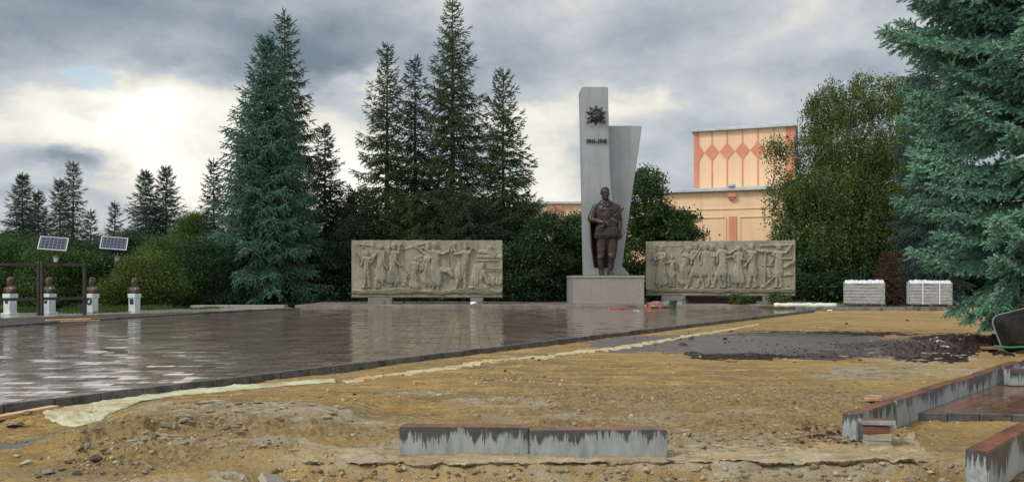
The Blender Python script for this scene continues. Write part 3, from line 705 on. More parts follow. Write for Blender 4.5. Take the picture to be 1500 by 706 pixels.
# ------------------------------------------------------------------ geotextile sheet
M['textile'] = mottled('dusty_pale_green_geotextile', (.33,.34,.21), (.48,.49,.34), 5, .8, .9, 25, .012, c3=(.31,.235,.11))
M['textile_dirty'] = mottled('sandy_pale_sheeting', (.35,.29,.15), (.44,.39,.25), 4, .85, .8, 25, .01, c3=(.36,.25,.10))
def sheet(name, pairs, lab, n=420, m=16, seed=1, amp=.02, ragged=.0, zb=.02, rise=.03, mat='textile'):
    pairs = np.array(pairs, float); tt = np.linspace(0, 1, n)
    k = np.linspace(0, 1, len(pairs))
    cols_ = [np.interp(tt, k, pairs[:, i]) for i in range(4)]
    A = np.array([G(a, b_, 0)[:2] for a, b_ in zip(cols_[0], cols_[1])]); B = np.array([G(a, b_, 0)[:2] for a, b_ in zip(cols_[2], cols_[3])])
    if ragged:
        w = fbm(tt*90, tt*0+seed, seed, 4)[:, None]*ragged; B = B+(B-A)*w
        w = fbm(tt*70, tt*0+seed+9, seed, 4)[:, None]*ragged*.6; A = A+(A-B)*w
    s = np.linspace(0, 1, m)[None, :, None]
    Pp = A[:, None]*(1-s)+B[:, None]*s
    x, y = Pp[..., 0], Pp[..., 1]
    z = terrain(x, y)+zb+amp*fbm(x*5, y*5, seed, 4)+amp*1.3*np.abs(fbm(x*1.5+y, y*9-x*4, seed+3, 3))+rise*(1-s[..., 0])**2
    ed = np.minimum(s[..., 0], 1-s[..., 0])*m; z = z-zb*.8*(ed < .5)
    V = np.stack([x, y, z], -1).reshape(-1, 3); id_ = np.arange(n*m).reshape(n, m)
    Fq = np.stack([id_[:-1, :-1], id_[:-1, 1:], id_[1:, 1:], id_[1:, :-1]], -1).reshape(-1, 4)
    o = link(name, npmesh(name, V, Fq), M[mat], smooth=True)
    sm_ = o.modifiers.new('t', 'SOLIDIFY'); sm_.thickness = .006
    return tag(o, lab, 'fabric sheet')
sheet('geotextile_sheet', [(62,611,66,617), (95,598,118,626), (130,594,135,624), (160,588,180,602), (200,581,210,588), (240,576,245,581), (300,570,306,575.5), (360,566,366,570.5), (430,560.5,434,565), (490,556,492,560)],
      'pale green cloth sheet crumpled at its near end beside the plaza kerb', seed=2, amp=.010, rise=.015, zb=.012)
sheet('geotextile_sheet', [(500,557,508,560), (560,548,564,551), (640,539,648,542.5), (700,531,708,535), (760,524.5,772,528.5), (840,514.5,850,518), (900,508,912,511), (980,495,988,497), (1040,486,1046,487.4), (1110,474.5,1114,475.6)],
      'torn thin strip of pale sheeting half buried in sand along the plaza', n=1400, m=12, seed=7, amp=.008, ragged=.7, zb=.002, rise=0, mat='textile_dirty')

# ------------------------------------------------------------------ monument
MD = 37.6
M['stele'] = streaked('grey_painted_concrete', (.215,.235,.245), (.275,.295,.305), (.14,.15,.15), .8, .55, 2.4, .6)
def granite(name, c1, c2, c3):
    t = NT(name); v = t.n('ShaderNodeTexVoronoi'); v.inputs['Scale'].default_value = 75; t.l(t.obj(), v.inputs['Vector'])
    s = t.n('ShaderNodeSeparateColor'); t.l(v.outputs['Color'], s.inputs[0])
    c = t.ramp(s.outputs[0], [(0, c1), (.45, c2), (.9, c2), (1, c3)]); c = t.mix(t.ramp(t.noise(.9, 5, .6), [(.4, 0), (.7, .45)]), c, c1)
    t.set(Base_Color=c, Roughness=.5, Normal=t.bump(t.noise(60, 4, .7), .2, .004)); return t.m
M['granite'] = granite('pinkish_speckled_granite', (.16,.15,.135), (.25,.235,.21), (.42,.40,.37))
M['bronze'] = mottled('dark_bronze', (.026,.020,.018), (.062,.048,.043), 5, .42, .35, 25, .012, metallic=.55)
M['bronze_bust'] = mottled('reddish_bronze', (.05,.032,.025), (.12,.075,.058), 6, .42, .3, 40, .006, metallic=.35)
def wx(px, D=MD): return (px-750)/F*D
def wz(py, D=MD): return H+(HZ-py)/F*D
ped = empty('statue_pedestal', (0, 0, .2), 'low broad speckled granite pedestal carrying the bronze soldier and grey stele', 'pedestal')
PX0, PX1 = wx(840, 36.9), wx(944, 36.9); ptz = wz(403.5, 36.9)-.2
mb = MB(); mb.box(((PX0+PX1)/2, 39.2, (ptz-.12)/2), (PX1-PX0, 4.5, ptz-.12), bev=.02); mb.build('pedestal_body', M['granite'], ped)
mb = MB(); mb.box(((PX0+PX1)/2, 39.2, ptz-.06+.001), (PX1-PX0+.06, 4.56, .118), bev=.015); mb.build('top_slab', M['granite'], ped)
ptop = .2+ptz
st = empty('memorial_stele', (wx(880), 38.6, ptop), 'tall grey concrete stele of two leaning slabs with star emblem behind the bronze soldier', 'stele')
def rel(px, py, D, y):   # local point of the stele
    return Vector((wx(px, D)-st.location.x, y-st.location.y, wz(py, D)-st.location.z))
def slabpoly(name, pts_, D0, D1, mat, parent, bev=.03):
    """outline in the picture at distance D0, real thickness to D1"""
    import bmesh
    base = [rel(a, b_, D0, D0) for a, b_ in pts_]
    for v in base: v.z = max(v.z, 0.0)
    bm = bmesh.new(); vs = [bm.verts.new(v) for v in base]; f = bm.faces.new(vs)
    ex = bmesh.ops.extrude_face_region(bm, geom=[f]); 
    for v in [g for g in ex['geom'] if isinstance(g, bmesh.types.BMVert)]: v.co.y += D1-D0
    bmesh.ops.recalc_face_normals(bm, faces=bm.faces)
    bmesh.ops.bevel(bm, geom=bm.edges[:], offset=bev, segments=2, affect='EDGES')
    me = bpy.data.meshes.new(name); bm.to_mesh(me); bm.free()
    return link(name, me, mat, parent)
tall = slabpoly('tall_slab', [(856,405), (904,405), (903,355), (893.5,245), (890.5,127.5), (853,127.5), (850,132)], 38.2, 39.1, M['stele'], st)
wing = slabpoly('leaning_slab', [(880,405), (922.5,405), (922.5,401), (911,390), (940.5,184.5), (880,184.5)], 38.75, 39.35, M['stele'], st)
for (a, b_, zt) in ((852.5, 892, 245), (853.5, 895.5, 330)):   # casting joints
    pass
# emblem
def starpts(n, r0, r1, rot=0, z=0):
    return [((r1 if k % 2 else r0)*math.sin(math.pi*k/n+rot), (r1 if k % 2 else r0)*math.cos(math.pi*k/n+rot)) for k in range(2*n)]
fx = Matrix.Rotation(R(90), 4, 'X')
emb = empty('order_emblem', (0, 0, 0), None, None); emb.name = 'emblem'
for k_ in ('label', 'category'): 
    if k_ in emb: del emb[k_]
emb.parent = st; emb.location = rel(872.8, 169.5, 38.2, 38.17)
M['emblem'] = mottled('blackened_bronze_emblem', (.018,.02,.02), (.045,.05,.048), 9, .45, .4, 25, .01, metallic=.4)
M['emblem_pale'] = mottled('paler_bronze_emblem', (.05,.055,.05), (.09,.1,.09), 9, .4, .4, 25, .01, metallic=.5)  # paler bronze tone for the hammer and sickle
u = MD/F
def spiky(mb, poly, z0, z1, ctr):   # star with raised centre
    n = len(poly); vs = [Vector((x, y, z0)) for x, y in poly]+[Vector((0, 0, z1))]
    vs = [fx @ v for v in vs]; fs = [(i, (i+1) % n, n) for i in range(n)]+[tuple(range(n))[::-1]]
    mb.add(vs, fs)
mb = MB(); spiky(mb, starpts(5, 15.5*u, 8.3*u, math.pi), 0, .16, 0); mb.build('ray_burst', M['emblem'], emb)
mb = MB(); spiky(mb, starpts(5, 16.5*u, 7.0*u, 0), .02, .22, 0); mb.build('star', M['emblem'], emb)
mb = MB(); mb.tube([fx @ Vector((8*u*math.cos(t_), 8*u*math.sin(t_), .14)) for t_ in np.linspace(0, 2*math.pi, 28)], .035, 6, False); mb.prism([(6*u*math.cos(t_), 6*u*math.sin(t_)) for t_ in np.linspace(0, 2*math.pi, 24)[:-1]], .1, .2, fx); mb.build('medallion', M['emblem'], emb)
mb = MB()
for s_ in (-1, 1):
    mb.tube([fx @ Vector((s_*13.5*u, -12*u, .1)), fx @ Vector((-s_*10*u, 12*u, .1))], [.045, .02], 6)
    mb.tube([fx @ Vector((s_*13.5*u, -12*u, .1)), fx @ Vector((s_*10.5*u, -9*u, .1))], [.07, .05], 6)
mb.build('crossed_arms', M['emblem'], emb)
mb = MB()   # hammer and sickle
arc = [Vector((2.9*u*math.cos(t_), 2.9*u*math.sin(t_)+.3*u, .23)) for t_ in np.linspace(R(-130), R(115), 16)]
mb.tube([fx @ p for p in arc], [.012+.028*math.sin(math.pi*(.15+.85*i/15)) for i in range(16)], 6)
mb.tube([fx @ Vector((-1.8*u, -2*u, .23)), fx @ Vector((-3.2*u, -3.4*u, .23))], .028, 6)
mb.tube([fx @ Vector((2.6*u, -3*u, .25)), fx @ Vector((-1.2*u, 1.6*u, .25))], .02, 6)
mb.box(fx @ Vector((-1.3*u, 1.7*u, .25)), (.11, .05, .05), Matrix.Rotation(R(-50), 3, 'Y'))
mb.build('hammer_and_sickle', M['emblem_pale'], emb)
# dates
def text_mesh(s, size, ext, bold):
    cu = bpy.data.curves.new('txt', 'FONT'); cu.body = s; cu.size = size; cu.extrude = ext; cu.offset = bold; cu.align_x = 'CENTER'; cu.align_y = 'CENTER'; cu.space_character = 1.12
    o = bpy.data.objects.new('txt', cu); col.objects.link(o)
    dg = bpy.context.evaluated_depsgraph_get(); dg.update()
    me = bpy.data.meshes.new_from_object(o.evaluated_get(dg), depsgraph=dg); bpy.data.objects.remove(o); return me
me = text_mesh('1941-1945', .275, .03, .013)
o = link('dates_lettering', me, M['emblem'], st); o.rotation_euler = (R(90), 0, 0); o.location = rel(873.5, 207.5, 38.2, 38.17)
w_ = max(v.co.x for v in me.vertices)-min(v.co.x for v in me.vertices); k_ = 30*u/w_
o.scale = (k_, 1.12*6.0*u/(max(v.co.y for v in me.vertices)-min(v.co.y for v in me.vertices)), 1)

# bronze soldier --------------------------------------------------------
S_ = .00293
def q(zx, zy, y=0.0): return Vector(((zx-230)*S_, y, (672-zy)*S_))
sol = empty('soldier_statue', (wx(886.5, 37.5), 37.55, ptop), 'dark bronze soldier statue in a cape holding a submachine gun before the grey stele', 'statue')
sol.scale = (2.27, 2.27, 2.27)
def head(mb, c, s=1.0, yaw=0, hair=0):
    c = Vector(c); Rz = Matrix.Rotation(yaw, 3, 'Z')
    def e(x, y, z, rx, ry, rz): mb.ell(c+Rz @ (Vector((x, y, z))*s), (rx*s, ry*s, rz*s), Rz)
    e(0, .012, .035, .078, .094, .092)        # skull
    e(0, -.022, -.035, .058, .066, .085)      # face
    e(0, -.060, -.100, .028, .027, .024); e(0, -.03, -.09, .05, .05, .03)       # chin
    e(-.035, -.01, -.075, .03, .045, .035); e(.035, -.01, -.075, .03, .045, .035)   # jaw
    e(0, -.070, .028, .054, .020, .015)       # brow
    e(0, -.090, -.012, .010, .016, .032); e(0, -.098, -.034, .015, .013, .011)  # nose
    e(0, -.083, -.062, .026, .014, .007); e(0, -.080, -.074, .022, .014, .008)  # lips
    e(-.040, -.060, -.026, .020, .018, .018); e(.040, -.060, -.026, .020, .018, .018)   # cheeks
    e(-.028, -.074, .004, .011, .010, .009); e(.028, -.074, .004, .011, .010, .009)   # eyes
    e(-.077, .012, -.008, .010, .018, .028); e(.077, .012, -.008, .010, .018, .028)     # ears
    if hair >= 1:
        e(0, .020, .050, .083, .096, .080)
        e(0, -.038, .088, .058, .040, .024)
    if hair == 2: e(.012, -.048, .098, .060, .040, .028)
    return mb
mb = MB()
head(mb, q(230, 97, -.02), 1.13, R(4), 1)
mb.cap(q(232, 150, 0), q(232, 120, -.01), .065, .06)
# torso and tunic
mb.loft([(q(243, 412), .25, .155), (q(243, 370), .24, .15), (q(241, 322), .205, .13), (q(240, 270), .225, .14), (q(238, 220), .235, .145), (q(236, 190), .22, .13), (q(234, 165), .12, .09), (q(233, 150), .07, .065)], 24)
# legs (relaxed, feet slightly apart) with high boots
mb.cap(q(208, 400, 0), q(200, 530, -.02), .13, .092); mb.cap(q(198, 530, -.02), q(203, 640, .01), .078, .055)
mb.cap(q(276, 400, 0), q(276, 530, -.05), .13, .092); mb.cap(q(277, 530, -.05), q(263, 640, -.02), .078, .055)
mb.cap(q(204, 655, .01), q(200, 660, -.14), .046, .042); mb.cap(q(261, 655, 0), q(268, 660, -.16), .048, .043)
mb.loft([(q(204, 672, -.06), .050, .135), (q(203, 664, -.05), .048, .13), (q(202, 650, .0), .055, .07)], 14); mb.loft([(q(262, 672, -.08), .052, .135), (q(262, 664, -.07), .050, .13), (q(263, 650, -.02), .055, .07)], 14)
for (x_, y_) in ((199, -.02), (277, -.05)):
    mb.loft([(q(x_, 552, y_), (.084), .086), (q(x_, 540, y_), .090, .092)], 14)
# arms
mb.cap(q(205, 172, 0), q(160, 200, 0), .06, .082); mb.cap(q(268, 170, 0), q(312, 196, 0), .06, .080); mb.cap(q(160, 200, 0), q(132, 278, -.03), .082, .074); mb.cap(q(132, 278, -.03), q(205, 304, -.20), .062, .045)
mb.cap(q(314, 196, 0), q(330, 290, .0), .078, .06); mb.cap(q(330, 290, 0), q(334, 372, -.07), .056, .042)
# trigger hand curled round the grip: palm, four fingers, thumb
def hand(mb, c, ax, across, curl, s=1.0):
    c = Vector(c); ax = Vector(ax).normalized(); ac = Vector(across).normalized(); cu = Vector(curl).normalized()
    mb.cap(c-ac*.02*s, c+ac*.02*s, .034*s, .032*s); mb.cap(c-ax*.03*s, c+ax*.03*s, .034*s, .034*s)
    for i, (o_, l_) in enumerate(((-.036, .034), (-.012, .04), (.012, .038), (.036, .03))):
        a = c+ac*o_*s+ax*.05*s; b_ = a+ax*l_*s*.8+cu*.012*s; d_ = b_+cu*l_*s; e_ = d_-ax*l_*.6*s+cu*.006*s
        mb.cap(a-ax*.02*s, b_, .0125*s, .0115*s, 8); mb.cap(b_, d_, .0115*s, .0105*s, 8); mb.cap(d_, e_, .0105*s, .009*s, 8)
    a = c-ac*.045*s; b_ = a-ac*.02*s+ax*.03*s+cu*.01*s; mb.cap(a+ac*.015*s, b_, .016*s, .013*s, 8); mb.cap(b_, b_+ax*.03*s+cu*.015*s+ac*.008*s, .012*s, .010*s, 8)
hand(mb, q(212, 306, -.215), (1, -.3, -.05), (.25, 0, -1), (0, -.7, -.6), 1.05)
hand(mb, q(335, 388, -.075), (0, -.12, -1), (-.15, -1, 0), (-1, .1, -.2), 1.05)
rf = random.Random(4)
for k in range(16):
    a_ = rf.uniform(R(200), R(340)); z0_ = rf.uniform(190, 300); cx_ = 240+75*math.cos(a_)*1.0
    mb.cap(q(cx_, z0_, .135*math.sin(a_)-.002), q(cx_+rf.uniform(-22, 22), z0_+rf.uniform(25, 60), .135*math.sin(a_)-.004), .012, .006, 6)
for sx_, cx_ in ((-1, 203), (1, 276)):
    for k in range(9):
        z0_ = rf.uniform(430, 520); o_ = rf.uniform(-22, 22)
        mb.cap(q(cx_+o_, z0_, -.085-.02*(1-abs(o_)/22)), q(cx_+o_*.4+rf.uniform(-8, 8), z0_+rf.uniform(20, 50), -.082), .013, .006, 6)
body_me = remeshed(mb, .0095, 2, (.017, 9, 3))
link('figure', body_me, M['bronze'], sol, True)
# tunic skirt with folds
def folded_loft(secs, n, folds, amp, thick=.0, a0=0, a1=2*math.pi, seed=0):
    vs = []; m = len(secs); closed = abs(a1-a0-2*math.pi) < 1e-6
    nn = n if closed else n+1
    for j, (c, rx, ry) in enumerate(secs):
        for k in range(nn):
            t_ = a0+(a1-a0)*k/n; f = 1+amp*(j/(m-1))*(math.sin(folds*t_+seed)+.5*math.sin(folds*1.7*t_+2*seed+j*.3))
            vs.append(Vector(c)+Vector((rx*f*math.cos(t_), ry*f*math.sin(t_), 0)))
    fs = []
    for j in range(m-1):
        for k in range(n):
            k2 = (k+1) % nn if closed else k+1
            fs.append((j*nn+k, j*nn+k2, (j+1)*nn+k2, (j+1)*nn+k))
    return vs, fs
mb = MB(); mb.add(*folded_loft([(q(242, 318), .222, .145), (q(243, 345), .24, .16), (q(244, 380), .262, .175), (q(245, 412), .275, .185)], 64, 11, .045, seed=1))
o = mb.build('tunic_skirt', M['bronze'], sol, True); s2 = o.modifiers.new('s', 'SOLIDIFY'); s2.thickness = .02
mb = MB(); mb.loft([(q(241, 330), .222, .15), (q(241, 326), .228, .155), (q(241, 314), .226, .153), (q(241, 310), .218, .148)], 40); mb.box(q(240, 320, -.158), (.06, .02, .05), bev=.005)
mb.build('belt', M['bronze'], sol, True)
# cape: collar hood, shoulder mantle, long back panel
mb = MB()
for k in range(3):
    T_ = np.linspace(0, 2*math.pi, 40)
    mb.tube([q(236+(44-9*k)*math.cos(t_), 172-11*k-5*math.cos(t_*2)+(9 if k == 0 else 4)*(-math.sin(t_)), (.135-.022*k)*math.sin(t_)-.01) for t_ in T_], [.020+.007*math.sin(4*t_+k*2)+.004*math.sin(9*t_) for t_ in T_], 8, False)
mb.ell(q(236, 165, .09), (.125, .075, .075))
hm_ = remeshed(mb, .009, 3, (.012, 10, 5)); link('hood', hm_, M['bronze'], sol, True)
if 0: mb.build('hood', M['bronze'], sol, True)
mb = MB()
mb.add(*folded_loft([(q(235, 160, .01), .13, .11), (q(235, 178, .01), .225, .15), (q(235, 200, .01), .285, .165), (q(236, 235, .01), .31, .17), (q(232, 285, .02), .33, .175)], 80, 15, .05, a0=R(-28), a1=R(208), seed=2))
mb.add(*folded_loft([(q(232, 285, .02), .33, .175), (q(228, 380, .04), .30, .20), (q(222, 470, .05), .262, .19), (q(222, 560, .06), .225, .18), (q(222, 618, .06), .19, .16)], 80, 15, .05, a0=R(8), a1=R(186), seed=2))
o = mb.build('cape', M['bronze'], sol, True); s2 = o.modifiers.new('s', 'SOLIDIFY'); s2.thickness = .022
# submachine gun across the chest
gun = empty('gun', (0, 0, 0), None, None); gun.name = 'submachine_gun'; gun.parent = sol
mb = MB(); mb.tube([q(262, 283, -.215), q(345, 210, -.19)], .018, 10); mb.tube([q(340, 214.5, -.19), q(351, 205, -.188)], .024, 10); mb.build('barrel', M['bronze'], gun, True)
dv = (q(262, 283)-q(200, 338)).normalized(); an_ = math.atan2(dv.z, dv.x); Ry = Matrix.Rotation(-an_, 3, 'Y')
mb = MB(); mb.box(q(243, 300, -.215), (.26, .035, .055), Ry, bev=.006); mb.build('receiver', M['bronze'], gun)
mb = MB(); mb.box(q(187, 350, -.20), (.17, .035, .10), Ry, bev=.012, taper=(1, 1)); mb.cap(q(203, 335, -.205), q(222, 318, -.21), .035, .026); mb.build('stock', M['bronze'], gun)
mb = MB(); mb.tube([q(268, 280, -.22), q(280, 284, -.24), q(296, 297, -.25), q(306, 304, -.25)], .022, 8); mb.build('magazine', M['bronze'], gun)
mb = MB(); mb.tube([q(170, 175, -.13), q(180, 230, -.165), q(185, 290, -.18), q(190, 340, -.19)], .012, 6); mb.build('sling', M['bronze'], gun)
mb = MB()
for (a, b_) in ((207, 213), (264, 213)): mb.box(q(a, b_, -.145), (.11, .03, .022), bev=.005)
mb.tube([q(236, 175, -.135), q(238, 240, -.155), q(240, 310, -.15)], .008, 6)
mb.build('tunic_pockets', M['bronze'], sol)

# ------------------------------------------------------------------ reliefs
M['relief'] = None
t = NT('weathered_relief_cement')
fr = t.noise(1.6, 6, .65); c = t.ramp(fr, [(.3, (.18,.17,.12)), (.5, (.25,.238,.175)), (.7, (.30,.285,.215))])
c = t.mix(.5, c, t.ramp(t.noise(18, 6, .7), [(.3, (.7,.7,.7)), (.7, (1.15,1.15,1.15))]), 'MULTIPLY')
c = t.mix(t.math('MULTIPLY', t.attr('stain').outputs['Fac'], t.ramp(t.noise(9, 5, .7), [(.3, .5), (.6, 1)])), c, t.attr('stcol').outputs['Color'])
dr = t.ramp(t.noise(5, 6, .7, sc=(1, 1, .12)), [(.48, 0), (.66, .7)]); c = t.mix(dr, c, (.12,.118,.095)); c = t.mix(t.ramp(t.noise(3, 7, .75), [(.5, 0), (.65, .55)]), c, (.15,.145,.11))
t.set(Base_Color=c, Roughness=.85, Normal=t.bump(t.noise(35, 6, .7), .35, .012)); M['relief'] = t.m
def relief_height(W, Hh, nx, nz, strokes, seed, ground):
    xs = np.linspace(0, 1, nx); zs = np.linspace(0, 1, nz)
    Xg, Zg = np.meshgrid(xs, zs)
    # to zoom-pixel-like author coordinates 1270 x 470 with y down
    ax = Xg*1270; ay = (1-Zg)*470
    wx_ = ax+7*fbm(ax/28, ay/28, seed, 3); wy_ = ay+7*fbm(ax/28+9, ay/28, seed+2, 3)
    h = np.zeros_like(ax)
    for (x0, y0, x1, y1, r0, r1, hh) in strokes:
        dx, dy = x1-x0, y1-y0; L2 = dx*dx+dy*dy+1e-6
        tt_ = np.clip(((wx_-x0)*dx+(wy_-y0)*dy)/L2, 0, 1)
        d_ = np.hypot(wx_-(x0+dx*tt_), wy_-(y0+dy*tt_)); r_ = r0+(r1-r0)*tt_
        k = np.clip(1-(d_/r_)**2, 0, 1)
        hk = hh*(.35*np.minimum(1, k*6)+.65*np.sqrt(k))
        h = np.where(k > 0, np.maximum(h, hk), h)
    fold = fbm(ax/11, ay/60, seed+5, 3)
    h = h*(1+.16*fold*(h > .01))+.006*fbm(ax/40, ay/14, seed+8, 4)
    gl = ground(ax)
    g = sstep(gl-6, gl+4, ay); h = h*(1-g)+g*(.12+.02*fbm(ax/30, ay/10, seed+1, 3))
    bl = 440-0*ax+14*fbm(ax/70, ax*0, seed+12, 3); g2 = sstep(bl-4, bl+3, ay); h = h*(1-g2)+g2*.05
    return Xg, Zg, h, ax, ay
def H_fig(x, y, s, arms=(), legs=None, skirt=False, lean=0, hh=.15, coat=0):
    """standing figure: head at (x,y), total height s"""
    k = s/7.2; L = []
    L.append((x, y, x+lean*.1*k, y+.25*k, .46*k, .40*k, hh*1.15))
    nx_, ny = x+lean*.3*k, y+.75*k; hx, hy = x+lean*k, y+3.2*k
    L.append((nx_, ny-.2*k, nx_, ny+.2*k, .22*k, .25*k, hh*.8))
    L.append((nx_-.5*k, ny+.35*k, nx_+.5*k, ny+.35*k, .36*k, .36*k, hh)); L.append((nx_, ny+.5*k, hx, hy, .72*k, .58*k, hh))
    if skirt:
        L.append((hx-.1*k, hy, hx-.35*k, y+5.7*k, .6*k, .75*k, hh)); L.append((hx+.1*k, hy, hx+.4*k, y+5.7*k, .6*k, .75*k, hh*.9))
        L.append((hx-.35*k, y+6*k, hx-.4*k, y+6.7*k, .22*k, .18*k, hh*.7)); L.append((hx+.35*k, y+6*k, hx+.4*k, y+6.7*k, .22*k, .18*k, hh*.7))
    else:
        a, b = legs or (-.45, .45)
        for f in (a, b):
            L.append((hx+.2*k*np.sign(f), hy, hx+f*.8*k, y+4.9*k, .42*k, .3*k, hh*.95)); L.append((hx+f*.8*k, y+4.9*k, hx+f*1.25*k, y+6.6*k, .3*k, .2*k, hh*.8)); L.append((hx+f*1.25*k, y+6.65*k, hx+f*1.25*k-.4*k, y+6.75*k, .18*k, .13*k, hh*.8))
    if coat: L.append((hx, hy-.5*k, hx, hy+1.0*k, .62*k, .8*k, hh*1.02))
    for (ex, ey, hx_, hy_) in arms:
        sx = nx_+(.6*k if ex > x else -.6*k); L.append((sx, ny+.4*k, ex, ey, .27*k, .22*k, hh*1.2)); L.append((ex, ey, hx_, hy_, .21*k, .14*k, hh*1.25)); L.append((hx_, hy_, hx_, hy_, .2*k, .2*k, hh*1.25))
    return L
A = []
A += H_fig(128, 105, 300, [(85, 205, 40, 110), (165, 190, 210, 120)], (-.4, .45))
A += H_fig(245, 52, 330, [(170, 150, 215, 100), (280, 190, 300, 230)], skirt=True)
A += H_fig(218, 245, 170, [(200, 300, 215, 330)], skirt=True, hh=.11)
A += H_fig(352, 48, 350, [(318, 100, 318, 60), (375, 170, 420, 210), (395, 110, 412, 40)], skirt=True)
A += H_fig(455, 255, 150, [(480, 310, 500, 300)], hh=.1)
A += H_fig(545, 150, 280, [(560, 140, 600, 130), (600, 230, 690, 350)], skirt=True, lean=-.4)
A += H_fig(640, 50, 350, [(570, 75, 545, 55), (680, 140, 640, 170)], skirt=True, hh=.13)
A += H_fig(705, 42, 380, [(660, 95, 600, 60), (770, 110, 815, 95)], skirt=True)
A += [(570, 190, 700, 350, 9, 9, .2), (655, 145, 560, 165, 26, 30, .16), (600, 175, 590, 230, 30, 26, .14), (760, 240, 800, 255, 20, 18, .12), (825, 245, 845, 290, 22, 20, .13)]
A += H_fig(965, 45, 380, [(890, 110, 845, 40), (1015, 70, 960, 30), (870, 115, 905, 110)], legs=(-1.1, .1), lean=-.3, coat=0)
A += [(930, 230, 905, 290, 50, 42, .16), (870, 20, 850, 90, 10, 8, .1)]
A += [(1160, 60, 1160, 70, 22, 20, .14), (1160, 95, 1080, 95, 22, 14, .12), (1160, 95, 1200, 120, 24, 20, .12), (1070, 130, 1265, 135, 16, 14, .09), (1040, 75, 1075, 110, 8, 8, .08), (1060, 165, 1230, 165, 8, 8, .07)]
A += [(1100, 205, 1095, 215, 28, 25, .16), (1075, 240, 1050, 330, 48, 55, .16), (1110, 260, 1150, 350, 16, 14, .17), (1040, 340, 1130, 390, 40, 20, .13), (1000, 390, 1090, 400, 22, 20, .12)]
for k in range(7): A.append((1160+17*k, 320+(k % 2)*18, 1160+17*k, 345+(k % 3)*8, 14, 12, .1))
A += [(60, 32, 190, 45, 7, 7, .07), (430, 75, 520, 50, 6, 6, .07), (115, 20, 95, 60, 6, 5, .06), (180, 20, 175, 70, 5, 5, .06), (540, 40, 650, 20, 6, 6, .07), (1100, 228, 1265, 232, 5, 5, .06), (1100, 250, 1265, 250, 4, 4, .06), (820, 60, 820, 230, 5, 5, .06), (430, 370, 560, 350, 7, 6, .06)]
B = []
B += H_fig(135, 55, 370, [(165, 140, 75, 160), (95, 130, 150, 165)], skirt=True)
B += H_fig(78, 62, 150, [(65, 110, 60, 150)], hh=.15)
B += H_fig(228, 135, 270, [(190, 190, 175, 185), (265, 190, 260, 230)], legs=(-.3, .3), coat=1)
B += H_fig(375, 70, 350, [(340, 130, 420, 160), (410, 150, 440, 120)], skirt=True, lean=-.9)
B += H_fig(430, 40, 390, [(400, 150, 395, 190), (460, 130, 470, 100)], legs=(-1.2, .9), lean=.2, coat=1)
B += [(395, 165, 475, 55, 9, 6, .22), (360, 230, 300, 320, 40, 20, .12)]
B += H_fig(520, 45, 375, [(490, 130, 480, 200), (560, 130, 590, 125)], legs=(-.9, 1.2), lean=-.2, hh=.11, coat=1)
B += H_fig(568, 55, 360, [(600, 130, 560, 135)], legs=(-.5, 1.4), hh=.12, coat=1)
B += H_fig(660, 35, 385, [(615, 120, 612, 190), (720, 110, 775, 75)], legs=(-1.2, .3), lean=0, hh=.13, coat=1)
B += H_fig(795, 60, 350, [(755, 140, 770, 175), (815, 150, 850, 165)], skirt=True)
B += H_fig(905, 50, 370, [(870, 100, 850, 75), (930, 100, 895, 160), (900, 150, 850, 215)], legs=(-.5, .4), coat=1, lean=.2)
B += [(930, 85, 1100, 100, 14, 10, .14), (700, 145, 760, 130, 9, 12, .14), (980, 45, 1250, 38, 10, 10, .08), (640, 50, 700, 60, 7, 6, .05)]
B += H_fig(1130, 48, 370, [(1080, 120, 1130, 155), (1190, 100, 1230, 50)], legs=(-.25, .3), coat=1)
B += [(1215, 90, 1235, 30, 13, 9, .16), (1020, 110, 1010, 390, 7, 12, .14), (1090, 140, 1070, 200, 10, 9, .12), (1000, 210, 1080, 210, 8, 8, .1), (1000, 390, 1120, 290, 10, 8, .12), (1120, 155, 1240, 155, 8, 8, .13), (1180, 220, 1260, 180, 16, 20, .12), (1180, 290, 1240, 290, 16, 10, .09)]
B += [(60, 40, 330, 42, 3, 3, .04), (330, 60, 300, 110, 4, 4, .04), (710, 290, 720, 380, 10, 10, .08), (1040, 250, 1060, 300, 22, 20, .08), (940, 330, 960, 380, 12, 10, .08)]
